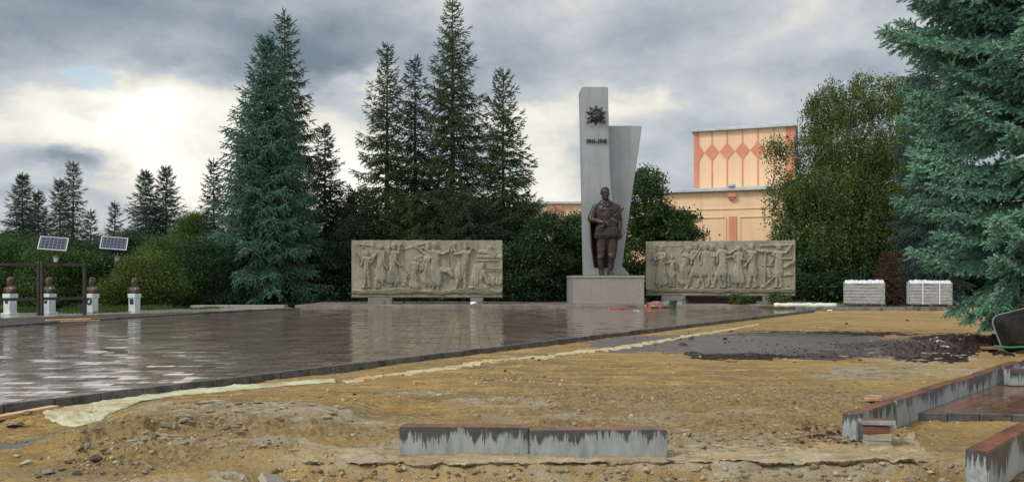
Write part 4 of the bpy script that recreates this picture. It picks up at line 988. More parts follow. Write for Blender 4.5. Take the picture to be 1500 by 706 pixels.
def relief_panel(label, p0, p1, z0, z1, strokes, seed, stains, gl):
    """p0,p1 plan ends of the front face"""
    p0 = Vector(p0); p1 = Vector(p1); W = (p1-p0).length; Hh = z1-z0
    root = empty('relief_panel', (*((p0+p1)/2), .2), label, 'relief', 'stone relief panels beside the monument', rz=math.atan2((p1-p0).y, (p1-p0).x))
    nx, nz = 520, 200
    Xg, Zg, h, ax, ay = relief_height(W, Hh, nx, nz, strokes, seed, gl)
    edge = np.minimum(np.minimum(Xg*W, (1-Xg)*W), np.minimum(Zg*Hh, (1-Zg)*Hh)); fr_ = 1-sstep(.0, .05, edge)
    h = h*(1-fr_)
    x = (Xg-.5)*W; zc = Zg*Hh; wob_ = .02*fbm(ax/60, ay/60, seed+31, 3)
    top = (Zg > .999); zc = zc+np.where(top, .015*fbm(ax/25, ax*0, seed+3, 3), 0)
    V = np.stack([x, -h*.8, zc+z0-.2], -1).reshape(-1, 3)
    id_ = np.arange(nx*nz).reshape(nz, nx)
    Fq = np.stack([id_[:-1, :-1], id_[:-1, 1:], id_[1:, 1:], id_[1:, :-1]], -1).reshape(-1, 4)
    # back and sides
    n0 = len(V); back = V.copy().reshape(nz, nx, 3); ring = np.concatenate([id_[0, :], id_[1:, -1], id_[-1, -2::-1], id_[-2:0:-1, 0]])
    bk = V[ring].copy(); bk[:, 1] = .28; V2 = np.concatenate([V, bk]); m_ = len(ring)
    sides = np.stack([ring, n0+np.arange(m_), n0+np.roll(np.arange(m_), -1), np.roll(ring, -1)], -1)
    c_ = len(V2); V2 = np.concatenate([V2, [[0, .28, Hh/2+z0-.2]]])
    bf = np.stack([n0+np.arange(m_), np.full(m_, c_), np.full(m_, c_), n0+np.roll(np.arange(m_), -1)], -1)
    st_ = np.zeros(len(V2)); sc_ = np.zeros((len(V2), 4)); sc_[:, 3] = 1; sc_[:, :3] = (.12, .12, .1)
    n_ = fbm(ax/22, ay/22, seed+50, 4)
    for (cx, cy, rx, ry, a, cc) in stains:
        d_ = np.sqrt(((ax-cx)/rx)**2+((ay-cy)/ry)**2)+n_*.5; m2 = (a*(1-sstep(.7, 1.1, d_))).ravel()
        sel = m2 > st_[:len(m2)]; idx_ = np.where(sel)[0]; st_[idx_] = m2[idx_]; sc_[idx_, :3] = cc
    # mossy line along the foot of the figures
    g_ = (sstep(gl(ax)-4, gl(ax)+6, ay)*(1-sstep(445, 452, ay+14*n_))).ravel()*.85; idx_ = np.where(g_ > st_[:len(g_)])[0]; st_[idx_] = g_[idx_]; sc_[idx_, :3] = (.10, .09, .045)
    tri = bf[:, [0, 1, 3]]
    me1 = npmesh('carved_panel', V2, np.concatenate([Fq, sides]), {'stain': st_}, {'stcol': sc_})
    o = link('carved_panel', me1, M['relief'], root, True)
    mbk = MB(); mbk.box((0, .30, Hh/2+z0-.2), (W-.1, .045, Hh-.1)); mbk.build('backing_slab', M['kerb_grey'], root)
    for sx in (-W*.31, W*.33):
        mbs = MB(); mbs.box((sx, .12, (z0-.2)/2-.002), (1.15 if sx < 0 else .6, .3, z0-.2), bev=.01); mbs.build('support_block', M['kerb_grey'], root)
    return root
D1 = 38.4
zb = wz(436, D1); zt = wz(352, D1)
relief_panel('weathered cement relief of labouring women and children, standing under the tall spruces', (wx(515, D1), D1), (wx(736, D1), D1), zb, zt, A, 3,
    [(430-85+0, 310, 38, 80, .8, (.10,.105,.10)), (800, 305, 50, 45, .9, (.085,.09,.09)), (640, 270, 60, 60, .5, (.12,.12,.10)), (950, 230, 50, 50, .5, (.12,.12,.1)), (150, 260, 50, 60, .4, (.13,.13,.1)), (520, 280, 40, 60, .45, (.12,.12,.1))], lambda a: 402+10*np.sin(a/90.0)+12*fbm(a/50, a*0+3, 6, 3))
relief_panel('weathered cement relief of marching soldiers and families, standing before the birch', (wx(946, 38.8), 38.8), (wx(1165, 37.6), 37.6), wz(433.5, 38.3), wz(353, 38.3), B, 9,
    [(335, 290, 65, 55, .8, (.15,.13,.055)), (700, 330, 90, 50, .5, (.10,.10,.09)), (800, 420, 220, 25, .7, (.08,.08,.06)), (480, 330, 50, 50, .4, (.12,.12,.1)), (1020, 330, 80, 50, .35, (.13,.12,.09))], lambda a: 408+0*a+5*fbm(a/60, a*0+1, 8, 3))

# ------------------------------------------------------------------ busts
t = NT('whitewashed_pedestal'); c = t.ramp(t.noise(5, 6, .65), [(.3, (.36,.42,.42)), (.6, (.5,.56,.56))]); c = t.mix(t.ramp(t.noise(8, 6, .7, sc=(1, 1, .2)), [(.55, 0), (.75, .5)]), c, (.25,.29,.27)); t.set(Base_Color=c, Roughness=.6); M['white_ped'] = t.m
M['plaque'] = mottled('dark_plaque', (.02,.02,.02), (.05,.045,.04), 20, .4, .4, 60, .004, metallic=.3)
def bust_mesh(hair, seed):
    mb = MB(); head(mb, (0, 0, .40), 1.2, 0, hair)
    mb.cap((0, .02, .18), (0, .01, .32), .082, .076)
    mb.loft([((0, 0, 0), .10, .09), ((0, 0, .03), .12, .10), ((0, .0, .10), .205, .115), ((0, .01, .16), .235, .115), ((0, .015, .20), .20, .10), ((0, .015, .235), .12, .085), ((0, .01, .26), .08, .075)], 20)
    for s_ in (-1, 1):
        mb.cap((s_*.03, -.07, .235), (s_*.085, -.115, .09), .022, .014); mb.ell((s_*.10, -.115, .06+.03), (.035, .015, .02))
    return remeshed(mb, .0085, 1, (.004, 25, seed))
bm_ = [bust_mesh(h_, i) for i, h_ in enumerate((0, 1, 2, 1))]
bp = [(15, 462, 27.9), (72, 460.5, 28.5), (135, 459.5, 29.2), (197, 457.0, 30.1)]
blab = ['bronze bust of a bald man on a white pedestal, leftmost of the row',
        'bronze bust with cropped hair on a white pedestal, second from the left',
        'bronze bust with a thick forelock on a white pedestal just past the timber frame',
        'bronze bust with combed hair on a white pedestal, standing clear of the timber frame']
for i, (px, py, D) in enumerate(bp):
    r0 = empty('bust_monument', (wx(px, D), D, .15), blab[i], 'bust', 'bronze busts along the promenade', rz=R(-17))
    W_ = .33; hp = (1.40-.15-((430-HZ)/F*D))
    pd = MB(); pd.box((0, 0, hp/2-.06), (W_*.86, W_*.86, hp-.12), bev=.006); pd = pd.build('pedestal', M['white_ped'], r0)
    mb = MB(); mb.box((0, 0, hp-.075), (W_, W_, .15), bev=.008); mb.build('pedestal_cap', M['white_ped'], pd)
    if i < 2:
        mb = MB(); mb.box((0, 0, .03), (W_*1.22, W_*1.22, .06), bev=.01); mb.build('pedestal_foot', M['white_ped'], pd)
    mb = MB()
    if i == 2:
        for k in range(12): a = k*math.pi/6; mb.ell((.10*math.cos(a)-.0, -W_*.43-.012, hp-.27+.10*math.sin(a)), (.045, .02, .04))
        mb.build('wreath', M['plaque'], pd, True)
    else: mb.box((0, -W_*.43-.008, hp-.29), (.17 if i == 3 else .13, .016, .2 if i == 3 else .10), bev=.004); mb.build('plaque', M['plaque'], pd)
    o = link('bust', bm_[i], M['bronze_bust'], r0, True); o.location = (0, 0, hp); o.scale = (1.1, 1.1, 1.06)
# timber frame
fr = empty('timber_frame', (wx(60, 27.2), 27.2, .12), 'dark timber frame of posts and rails standing before the left busts', 'frame')
def fp(px, D, z): return Vector((wx(px, D)-fr.location.x, D-fr.location.y, z-.12))
for (px, D, w_) in ((-75, 26.1, .08), (56.5, 27.3, .08), (61.5, 27.1, .07), (124, 27.9, .10)):
    a = fp(px, D, .05); mb = MB(); mb.box((a.x, a.y, (1.92-.05)/2-.04), (w_, .1, 1.87), bev=.006); mb.build('post', M['wood_dark'], fr)
def rail(pa_, pb_, z, h, w=.05, y=0):
    a = fp(*pa_, z); b_ = fp(*pb_, z); d_ = b_-a; mb = MB()
    mb.box(((a.x+b_.x)/2, (a.y+b_.y)/2-.075, a.z), (d_.length, w, h), Matrix.Rotation(math.atan2(d_.y, d_.x), 3, 'Z'), bev=.004); mb.build('rail', M['wood_dark'], fr)
rail((-80, 26.0), (59, 27.2), wz(387.5, 27.2), .085); rail((60.5, 27.2), (127, 27.9), wz(388, 27.6), .085)
rail((-80, 26.0), (59, 27.2), wz(438, 27.2), .10); rail((60.5, 27.2), (124, 27.85), wz(437, 27.6), .10)
# timber bits and concrete slabs on the left
for k, (px, py, L_, rz_, mt, lab) in enumerate([(118, 470, 1.0, 16, 'brick_orange', 'orange-brown board lying on the soil strip past the busts'), (128, 468.5, .9, 24, 'wood_brown', 'dark reddish board lying across the orange one'), (100, 471.5, 1.1, 12, 'wood_pale', 'pale board nearest the wet plaza on the soil strip')]):
    g = G(px, py, .2); mb = MB(); mb.box((0, 0, 0), (L_, .12, .03), bev=.004); o = mb.build('wooden_board', M[mt], loc=(g.x, g.y, .2+.035*k), rz=R(rz_+30)); tag(o, lab, 'board', 'boards on the soil strip')
mb = MB(); mb.box((0, 0, 0), (4.0, .8, .2), bev=.02); g = P(351, 451, 35.2)
o = mb.build('concrete_slab', M['granite'], loc=(g.x, g.y, .14), rz=R(3)); tag(o, 'long low pinkish concrete slab below the big blue spruce', 'slab')

# ------------------------------------------------------------------ solar lamps
t = NT('solar_cells'); br = t.n('ShaderNodeTexBrick'); t.l(t.obj(), br.inputs['Vector']); br.offset = 0
br.inputs['Color1'].default_value = (.012,.018,.045,1); br.inputs['Color2'].default_value = (.02,.028,.065,1); br.inputs['Mortar'].default_value = (.25,.27,.3,1)
br.inputs['Scale'].default_value = 1; br.inputs['Brick Width'].default_value = .155; br.inputs['Row Height'].default_value = .155; br.inputs['Mortar Size'].default_value = .006
t.set(Base_Color=br.outputs['Color'], Roughness=.18); M['cells'] = t.m
M['alu'] = mottled('aluminium_frame', (.5,.5,.5), (.62,.62,.62), 5, .4, .1, 40, .002, metallic=.3)
M['pole'] = mottled('dark_green_pole_paint', (.02,.028,.024), (.035,.045,.04), 8, .5, .2, 40, .002)
M['frost'] = mottled('milky_lamp_glass', (.55,.6,.6), (.65,.7,.7), 5, .3, .1, 40, .002)
for (px, py, D, lab) in ((78, 357, 35.2, 'solar panel street lamp on the left, half sunk in foliage, white lantern below its panel'), (167, 356.5, 37.0, 'solar panel street lamp on the right, above the shrubs over the third bust')):
    c = P(px, py, D); r0 = empty('solar_street_lamp', (c.x, D, 0), lab, 'street lamp', 'solar street lamps behind the busts')
    mb = MB(); mb.tube([(0, .1, 0), (0, .1, c.z)], [.06, .035], 12); mb.build('pole', M['pole'], r0, True)
    Mx = Matrix.Rotation(R(22), 3, 'Z') @ Matrix.Rotation(R(52), 3, 'X')
    pa_ = empty('x', (0, 0, c.z), None, None); pa_.name = 'solar_panel'; pa_.parent = r0; pa_.rotation_euler = (R(52), R(4), R(20))
    mb = MB(); mb.box((0, 0, 0), (1.04, .68, .03)); mb.build('cell_sheet', M['cells'], pa_)
    mb = MB()
    for (cx, cy, dx, dy) in ((0, .355, 1.12, .03), (0, -.355, 1.12, .03), (.54, 0, .035, .70), (-.54, 0, .035, .70)): mb.box((cx, cy, .003), (dx, dy, .045))
    mb.build('panel_frame', M['alu'], pa_)
    mb = MB(); lx, lz = (P(88, 381, D).x-P(78, 381, D).x), wz(381, D)
    mb.tube([(lx*.1, -.0, lz+.2), (lx, -.3, lz+.22)], .02, 6); mb.build('lamp_arm', M['pole'], r0)
    ln = MB(); ln.loft([((lx, -.3, lz-.09), .07, .07), ((lx, -.3, lz+.10), .12, .12)], 8); ln = ln.build('lantern', M['frost'], r0)
    mb = MB(); mb.loft([((lx, -.3, lz+.102), .16, .16), ((lx, -.3, lz+.13), .15, .15), ((lx, -.3, lz+.2), .04, .04)], 8); mb.build('lantern_cap', M['pole'], ln)

# ------------------------------------------------------------------ pallets of kerb stones, roll, bucket, bricks
t = NT('crinkled_clear_wrap'); c = t.ramp(t.noise(8, 6, .7), [(.3, (.4,.45,.46)), (.7, (.75,.8,.82))]); t.set(Base_Color=c, Roughness=.15, Alpha=1.0, Normal=t.bump(t.noise(14, 6, .7, dist=1), .9, .05)); M['wrap_top'] = t.m
t = NT('thin_clear_wrap'); t.set(Base_Color=(.8,.86,.88), Roughness=.12, Normal=t.bump(t.noise(10, 6, .7, dist=1), .8, .04))
tr = t.n('ShaderNodeBsdfTransparent'); mx = t.n('ShaderNodeMixShader'); t.l(t.ramp(t.noise(6, 6, .75, sc=(.4, .4, 2)), [(.4, .06), (.7, .38)]), mx.inputs[0]); t.l(tr.outputs[0], mx.inputs[1]); t.l(t.b.outputs[0], mx.inputs[2]); t.l(mx.outputs[0], t.out.inputs[0]); M['wrap'] = t.m
M['stonepack'] = mottled('grey_new_kerb_stone', (.15,.145,.135), (.27,.26,.245), 6, .8, .4, 30, .008)
M['pallet'] = mottled('reddish_pallet_wood', (.10,.045,.03), (.2,.09,.055), 7, .7, .4, 30, .006, sc=(.3, 1, 1))
M['strap'] = mottled('white_strap', (.7,.72,.72), (.8,.82,.82), 5, .4, .1, 20, .002)
def stone_pallet(px, py, D, rz_, lab, seed, straps):
    r0 = empty('stone_pallet', (*P(px, py, D).xy, .165), lab, 'pallet', 'wrapped pallets of kerb stones', rz=R(rz_))
    r_ = random.Random(seed); W_, Dp, lay = 1.62, .85, 7
    mb = MB()
    for y_ in (-.36, 0, .36): mb.box((0, y_, .02), (W_+.1, .1, .022))
    for x_ in (-.72, 0, .72):
        for y_ in (-.36, 0, .36): mb.box((x_, y_, .075), (.12, .1, .086))
    for k in range(7): mb.box((-.75+k*.25, 0, .13), (.14, Dp+.04, .022))
    mb.build('pallet', M['pallet'], r0)
    hl = .135
    for j in range(lay):
        mb = MB()
        for k in range(5):
            mb.box((r_.uniform(-.012, .012), -Dp/2+(k+.5)*Dp/5, .145+hl*(j+.5)), (W_, Dp/5-.012, hl-.026), bev=.01)
        mb.build('stone_course', M['stonepack'], r0)
    zt_ = .145+hl*lay
    import bmesh
    # crumpled film cap
    n = 60; gx, gy = np.meshgrid(np.linspace(-1, 1, n), np.linspace(-1, 1, 40)); zf = zt_+.01+.12*np.abs(fbm(gx*6, gy*4, seed, 4))+.05*fbm(gx*3, gy*3, seed+2, 3)
    x_ = gx*(W_/2+.02); y_ = gy*(Dp/2+.02); e_ = np.maximum(np.abs(gx), np.abs(gy)); zf = np.where(e_ > .96, zt_-.07+.02*fbm(gx*9, gy*9, seed+4, 3), zf)
    id_ = np.arange(n*40).reshape(40, n); Fq = np.stack([id_[:-1, :-1], id_[:-1, 1:], id_[1:, 1:], id_[1:, :-1]], -1).reshape(-1, 4)
    o = link('film_top', npmesh('film_top', np.stack([x_, y_, zf], -1).reshape(-1, 3), Fq), M['wrap_top'], r0, True)
    mb = MB(); ring = [(-W_/2-.02, -Dp/2-.02), (W_/2+.02, -Dp/2-.02), (W_/2+.02, Dp/2+.02), (-W_/2-.02, Dp/2+.02)]
    vs = []; fs = []
    for a in range(4):
        p, q_ = ring[a], ring[(a+1) % 4]
        for k in range(16):
            s_ = k/16; x0 = p[0]+(q_[0]-p[0])*s_; y0 = p[1]+(q_[1]-p[1])*s_
            for zz_ in (.12, zt_-.02): vs.append((x0+r_.uniform(-.008, .008), y0+r_.uniform(-.008, .008), zz_))
    for k in range(64): a, b_ = 2*k, 2*((k+1) % 64); fs.append((a, b_, b_+1, a+1))
    mb.add(vs, fs); mb.build('film_wrap', M['wrap'], r0)
    for x_ in straps:
        mb = MB(); mb.box((x_, -Dp/2-.034, .145+(zt_-.145)/2), (.03, .004, zt_-.12)); mb.box((x_, 0, zt_+.06), (.03, Dp+.07, .004)); mb.build('strap', M['strap'], r0)
    # end wrap, milky film over the short side
    mb = MB(); mb.box((-W_/2-.026, 0, .13+(zt_-.13)/2), (.006, Dp+.03, zt_-.13)); mb.build('film_end', M['wrap_top'], r0)
    return r0
stone_pallet(1266, 447, 35.6, -24, 'wrapped pallet of grey kerb stones standing clear beside the white roll', 4, [])
stone_pallet(1361, 449, 34.9, -20, 'wrapped pallet of grey kerb stones with white straps, partly hidden by the blue spruce', 9, [-.3, .35])
mb = MB()
pts_ = [(-1.3+2.6*k/16, .0+.02*math.sin(k), .10+.008*math.sin(k*1.7)) for k in range(17)]
mb.tube(pts_, [.10+.012*math.sin(k*2.3) for k in range(17)], 14)
M['roll'] = mottled('cream_plastic_roll', (.5,.52,.42), (.66,.68,.56), 4, .4, .4, 18, .01)
g = P(1181, 451, 34.1); o = mb.build('plastic_roll', M['roll'], smooth=True, loc=(g.x, 34.2, .16), rz=R(-3)); tag(o, 'long cream roll of plastic film lying beyond the far kerb', 'roll')
M['white_rag'] = mottled('white_plastic_scrap', (.6,.6,.55), (.75,.75,.7), 6, .5, .6, 20, .01)
def rag(px, py, s, z, lab, seed, mt='white_rag', D=None):
    g = G(px, py, z) ; r_ = rs(seed); V, Fc = rocks[seed % 8]; V = V*np.array([1, .7, .45])*s; V = V+.25*s*np.stack([fbm(V[:, 0]*8/s*.4, V[:, 1]*8/s*.4+k, seed+k, 3) for k in range(3)], -1)
    o = link('plastic_scrap', npmesh('plastic_scrap', V, Fc), M[mt], loc=(g.x, g.y, z+.35*s)); return tag(o, lab, 'litter')
rag(1216, 458, .22, .02, 'white plastic scrap lying in front of the far kerb', 3)
rag(1386, 511, .12, .12, 'white plastic bag scrap on the dark soil heap', 5)
rag(692, 447.5, .3, .18, 'white plastic scrap at the podium edge below the left relief', 6)
M['red'] = mottled('red_plastic', (.5,.03,.03), (.65,.05,.05), 6, .4, .3, 20, .005)
rag(813, 446.5, .14, .2, 'red and white plastic bag left of the granite pedestal', 2, 'red')
rag(934, 458, .22, PLAZA_Z, 'flat white paper scrap on the wet plaza before the pedestal', 1)
# green bucket
M['green_pl'] = mottled('dark_green_plastic', (.008,.10,.07), (.015,.13,.095), 4, .35, .1, 20, .003)
D_ = 35.3; bk = empty('bucket', (wx(986, D_), D_, PLAZA_Z), 'green plastic bucket standing on the wet plaza edge', 'bucket')
mb = MB(); n = 24; vs = []; prof_ = [(.12, 0), (.135, .02), (.175, .33), (.19, .335), (.19, .36), (.165, .36), (.125, .03), (0.001, .03)]
for (r_, z_) in prof_:
    for k in range(n): vs.append((r_*math.cos(2*math.pi*k/n), r_*math.sin(2*math.pi*k/n), z_))
fs = [(i*n+k, i*n+(k+1) % n, (i+1)*n+(k+1) % n, (i+1)*n+k) for i in range(len(prof_)-1) for k in range(n)]+[tuple(range(n))]
mb.add(vs, fs); mb.build('bucket_body', M['green_pl'], bk, True)
mb = MB(); mb.tube([(.185*math.cos(t_), -.06*math.sin(t_), .34-.10*math.sin(t_)) for t_ in np.linspace(0, math.pi, 14)], .006, 6); mb.build('handle', M['alu'], bk)
# bricks piled by the bucket, each one a thing
M['red_paver'] = mottled('bright_red_paver', (.28,.07,.045), (.4,.12,.07), 8, .45, .4, 30, .004)
r_ = random.Random(12); k_ = 0
for lay in range(3):
    for k in range((9, 8, 5)[lay]):
        x_ = wx(942, 35.7)+.12+k*.125+lay*.06+r_.uniform(-.02, .02)
        mb = MB(); mb.box((0, 0, .035), (.2, .1, .066), bev=.004)
        o = mb.build('paving_brick', M['red_paver' if lay < 1 or r_.random() < .3 else 'brick_grey'], loc=(x_, 35.62+r_.uniform(-.12, .12), PLAZA_Z+.003+lay*.069), rz=r_.uniform(-.6, .6)+(1.4 if k % 3 == 0 else 0))
        tag(o, 'small paving brick lying in the loose heap between pedestal and bucket', 'brick', 'paving bricks heaped beside the green bucket')
for k in range(7):
    mb = MB(); mb.box((0, 0, .035), (.2, .1, .066), bev=.004)
    o = mb.build('paving_brick', M['red_paver'], loc=(wx(898+k*3.2, 34.6), 34.6+r_.uniform(-.1, .1), PLAZA_Z+.003), rz=r_.uniform(-.8, .8)); tag(o, 'red paving brick in the flat row on the wet plaza before the pedestal', 'brick', 'red bricks before the pedestal')
for k in range(10):
    mb = MB(); s_ = r_.uniform(.2, .4); mb.box((0, 0, s_*.2), (s_, s_*.7, s_*.4), bev=.01)
    o = mb.build('stone_block', M['stonepack'], loc=(wx(955+k*4.4, 36.7), 36.75+r_.uniform(-.15, .15), .203), rz=r_.uniform(-1, 1)); tag(o, 'rough grey stone block piled under the end of the right relief', 'block', 'grey stone blocks under the right relief')
mb = MB(); mb.box((0, 0, .14), (3.2, .2, .28), bev=.01); o = mb.build('low_plinth_wall', mottled('maroon_plinth', (.07,.025,.022), (.11,.045,.04), 4, .6, .3, 20, .005), loc=(wx(1058, 39.1), 39.15, .2), rz=R(-8)); tag(o, 'low maroon plinth wall under the right relief', 'low wall')

# ------------------------------------------------------------------ wheelbarrow, tipped up against the spruce
wb = empty('wheelbarrow', (8.78, 14.2, .10), 'black wheelbarrow with green handles tipped on its side under the blue spruce', 'wheelbarrow')
M['black_tub'] = mottled('scuffed_black_steel_tray', (.008,.008,.009), (.025,.024,.023), 5, .75, .4, 18, .008, spec=.15)
M['green_metal'] = mottled('green_painted_tube', (.01,.16,.05), (.02,.22,.07), 5, .4, .2, 30, .003)
M['rim'] = mottled('bare_steel_rim', (.12,.12,.12), (.2,.2,.2), 5, .6, .2, 30, .003)
M['rubber'] = mottled('black_rubber', (.012,.012,.012), (.025,.025,.025), 5, .7, .3, 30, .005)
tub = empty('x', (0, 0, 0), None, None); tub.name = 'tray'; tub.parent = wb; tub.location = (.44, .12, .42); tub.rotation_euler = (R(78), R(-14), R(0)); tub.scale = (1.12, 1.12, 1.12)
def rr_poly(w, h, r, n=6):
    out = []
    for (cx, cy, a0) in ((w/2-r, h/2-r, 0), (-w/2+r, h/2-r, 90), (-w/2+r, -h/2+r, 180), (w/2-r, -h/2+r, 270)):
        for k in range(n+1): a = R(a0+90*k/n); out.append((cx+r*math.cos(a), cy+r*math.sin(a)))
    return out
secs = [(.62, .42, .10, 0), (.66, .48, .11, -.03), (.84, .62, .14, -.24), (.86, .64, .14, -.245), (.82, .6, .13, -.235), (.64, .46, .1, -.04), (.6, .4, .1, -.012)]
vs = []; n = len(rr_poly(1, 1, .1))
for (w_, h_, r_0, z_) in secs:
    vs += [(x+.04*(z_ < -.2), y, z_) for x, y in rr_poly(w_, h_, r_0)]
fs = [(i*n+k, i*n+(k+1) % n, (i+1)*n+(k+1) % n, (i+1)*n+k) for i in range(len(secs)-1) for k in range(n)]+[tuple(range(n)), tuple((len(secs)-1)*n+k for k in range(n))[::-1]]
mb = MB(); mb.add(vs, fs); mb.build('tray_shell', M['black_tub'], tub)
pr = rr_poly(.86, .64, .14); mb = MB(); mb.tube([(x+.04, y, -.243) for x, y in pr+pr[:1]], .012, 8, False); mb.build('rolled_rim', M['rim'], tub, True)
mb = MB(); mb.tube([(.75, -.22, .10), (.2, -.05, .10), (-.10, -.18, .10), (-.42, -.28, .13)], .018, 10); mb.build('handle', M['green_metal'], wb, True)
mb = MB(); mb.tube([(.9, .6, .62), (.5, .55, .68), (.3, .5, .72), (.2, .48, .78)], .018, 10); mb.build('handle', M['green_metal'], wb, True)
mb = MB(); mb.tube([(.9, 0, .25), (1.1, 0, .3), (1.25, 0, .35)], .018, 8); mb.build('frame', M['green_metal'], wb, True)
wh = MB(); wh.tube([(1.3+.17*math.cos(t_), .05, .3+.17*math.sin(t_)) for t_ in np.linspace(0, 2*math.pi, 25)], .035, 10, False); wh = wh.build('wheel', M['rubber'], wb, True)
mb = MB(); mb.tube([(1.3, 0, .3), (1.3, .1, .3)], .11, 16); mb.build('hub', M['rim'], wh, True)

# ------------------------------------------------------------------ building
M['peach'] = streaked('peach_plaster', (.66,.44,.27), (.75,.53,.34), (.40,.27,.17), .22, .35)
M['coral'] = streaked('coral_plaster', (.50,.19,.12), (.61,.26,.165), (.32,.12,.08), .4, .4)
M['zinc'] = mottled('weathered_zinc_flashing', (.33,.37,.38), (.5,.54,.55), .8, .45, .3, 5, .03, metallic=.2)
M['greywall'] = mottled('grey_render', (.16,.16,.17), (.24,.24,.25), .6, .85, .2, 6, .03)
bA = Vector((wx(1016.5, 85), 85)); bB = Vector((wx(1165, 81.6), 81.6)); bd = (bB-bA).normalized(); bn = Vector((bd.y, -bd.x))   # bn towards camera
Wb = (bB-bA).length; bz = math.atan2(bd.y, bd.x)
bl = empty('theatre_building', (bA.x, bA.y, 0), 'peach hall with coral diamonds across its tall windowless upper wall', 'building', rz=bz)
zt2 = wz(194, 85); zmid = wz(283, 84.5)
mb = MB(); mb.box((Wb/2, 15.0, zt2/2), (Wb, 30, zt2)); mb.build('upper_wall', M['peach'], bl)
mb = MB(); mb.box((Wb+.03, 15.0, zt2/2), (.06, 29.9, zt2-.1)); mb.build('side_wall', M['greywall'], bl)
mb = MB(); mb.box((Wb/2, 14.9, zt2+.12), (Wb+.5, 30.6, .3), bev=.03); mb.build('roof_edge', M['zinc'], bl)
upx = Wb/148.5   # metres per pixel along the wall
yf = -.03
mb = MB(); mb.box((.27, yf, (zt2+zmid)/2), (.54, .05, zt2-zmid)); mb.build('corner_band', M['coral'], bl)
mb = MB(); mb.box((Wb-.45, yf, (zt2+zmid)/2), (.9, .05, zt2-zmid))
mb.build('corner_band', M['coral'], bl)
cz = wz(224.5, 85); cx0 = (1044-1016.5)*upx; sp = 22.6*upx; fx3 = Matrix.Rotation(R(90), 4, 'X')
for k in range(-1, 6):
    cx = cx0+k*sp
    if k >= 0:
        mb = MB(); mb.box((cx, yf+.004, (zt2+cz)/2+.4), (.13, .04, zt2-cz-.8)); mb.box((cx, yf+.004, (zmid+cz)/2-.4), (.13, .04, cz-zmid-.8)); mb.build('wall_stripe', M['coral'], bl)
    w2 = 10.8*upx; h2 = .92
    if k < 0: pts2 = [(.5, cz+h2), (.5, cz-h2), (cx+w2, cz)]
    else: pts2 = [(cx-w2, cz), (cx, cz+h2), (cx+w2, cz), (cx, cz-h2)]
    vs = [Vector((a, yf-.03, b_)) for a, b_ in pts2]+[Vector((a, .0, b_)) for a, b_ in pts2]; n = len(pts2)
    mb = MB(); mb.add(vs, [tuple(range(n)), tuple(range(n, 2*n))[::-1]]+[(i, (i+1) % n, n+(i+1) % n, n+i) for i in range(n)]); mb.build('wall_diamond', M['coral'], bl)
# lower wing in front
wy = -2.2; x0 = -3.4; x1 = Wb+9
mb = MB(); mb.box(((x0+x1)/2, wy+6, zmid/2-.05), (x1-x0, 12, zmid-.1)); mb.build('lower_wall', M['peach'], bl)
mb = MB(); mb.box(((x0+x1)/2, wy+5.8, zmid+.07), (x1-x0+.7, 12.6, .36), bev=.03); mb.build('cornice', M['zinc'], bl)
def mz(py): return wz(py, 82.5)
mb = MB(); mb.box(((x0+x1)/2, wy-.03, mz(307)), (x1-x0, .08, .10)); mb.build('string_course', M['peach'], bl)
pxm = lambda p: (p-1016.5)*upx*.985
mb = MB(); mb.box((pxm(1078), wy-.05, mz(318)/2), (.72, .12, mz(318))); mb.build('pilaster', M['coral'], bl)
mb = MB(); mb.box((pxm(1077), wy-.2, mz(288)), (.8, .4, .35)); mb.box((pxm(1077), wy-.15, mz(292)), (.5, .3, .25)); mb.build('cornice_bracket', M['coral'], bl)
mb = MB(); mb.tube([(pxm(1077), wy-.3, zmid+.3), (pxm(1077), wy-.3, zmid+.5)], .4, 10); mb.build('roof_vent', M['zinc'], bl)
for (a, b_) in ((1022, 1068), (1089, 1135)):
    mb = MB(); xa, xb = pxm(a), pxm(b_); zt_ = mz(319)
    mb.box(((xa+xb)/2, wy-.04, zt_), (xb-xa, .08, .12)); mb.box((xa, wy-.04, zt_/2), (.1, .08, zt_)); mb.box((xb, wy-.04, zt_/2), (.1, .08, zt_)); mb.build('panel_frame', M['peach'], bl)
wing_ = empty('low_wing', (wx(770, 96), 96, 0), 'low peach wing with zinc roof edge seen on either side of the grey stele', 'building')
zw = wz(299, 96); mb = MB(); mb.box((9.5, 5, zw/2), (19, 10, zw)); mb.build('wall', M['peach'], wing_)
mb = MB(); mb.box((9.5, 4.9, zw+.12), (19.6, 10.6, .3), bev=.03); mb.build('roof_edge', M['zinc'], wing_)
mb = MB(); mb.box((3.9, -.15, zw-.45), (.75, .3, .55)); mb.build('cornice_bracket', M['coral'], wing_)
mb = MB(); mb.box((17.2, -.15, zw-.45), (2.6, .3, .55)); mb.build('coral_band', M['coral'], wing_)
# distant roof on the left
fh = empty('far_house', (wx(270, 120), 120, 0), 'far low house with pale grey pitched roof behind the small spruces', 'building')
zr = wz(346, 120); zr2 = wz(329, 120); w2 = 13.5
mb = MB(); mb.box((0, 5, zr/2), (2*w2, 10, zr)); mb.build('wall', mottled('far_wall', (.3,.28,.26), (.38,.36,.33), .5), fh)
mb = MB(); mb.add([(-w2-.5, -.6, zr), (w2+.5, -.6, zr), (w2+.5, 10.6, zr), (-w2-.5, 10.6, zr), (-w2+3, 5, zr2), (w2-3, 5, zr2)], [(0, 1, 5, 4), (1, 2, 5), (2, 3, 4, 5), (3, 0, 4), (0, 3, 2, 1)]); mb.build('roof', mottled('grey_slate_roof', (.20,.19,.20), (.27,.26,.26), .8), fh)

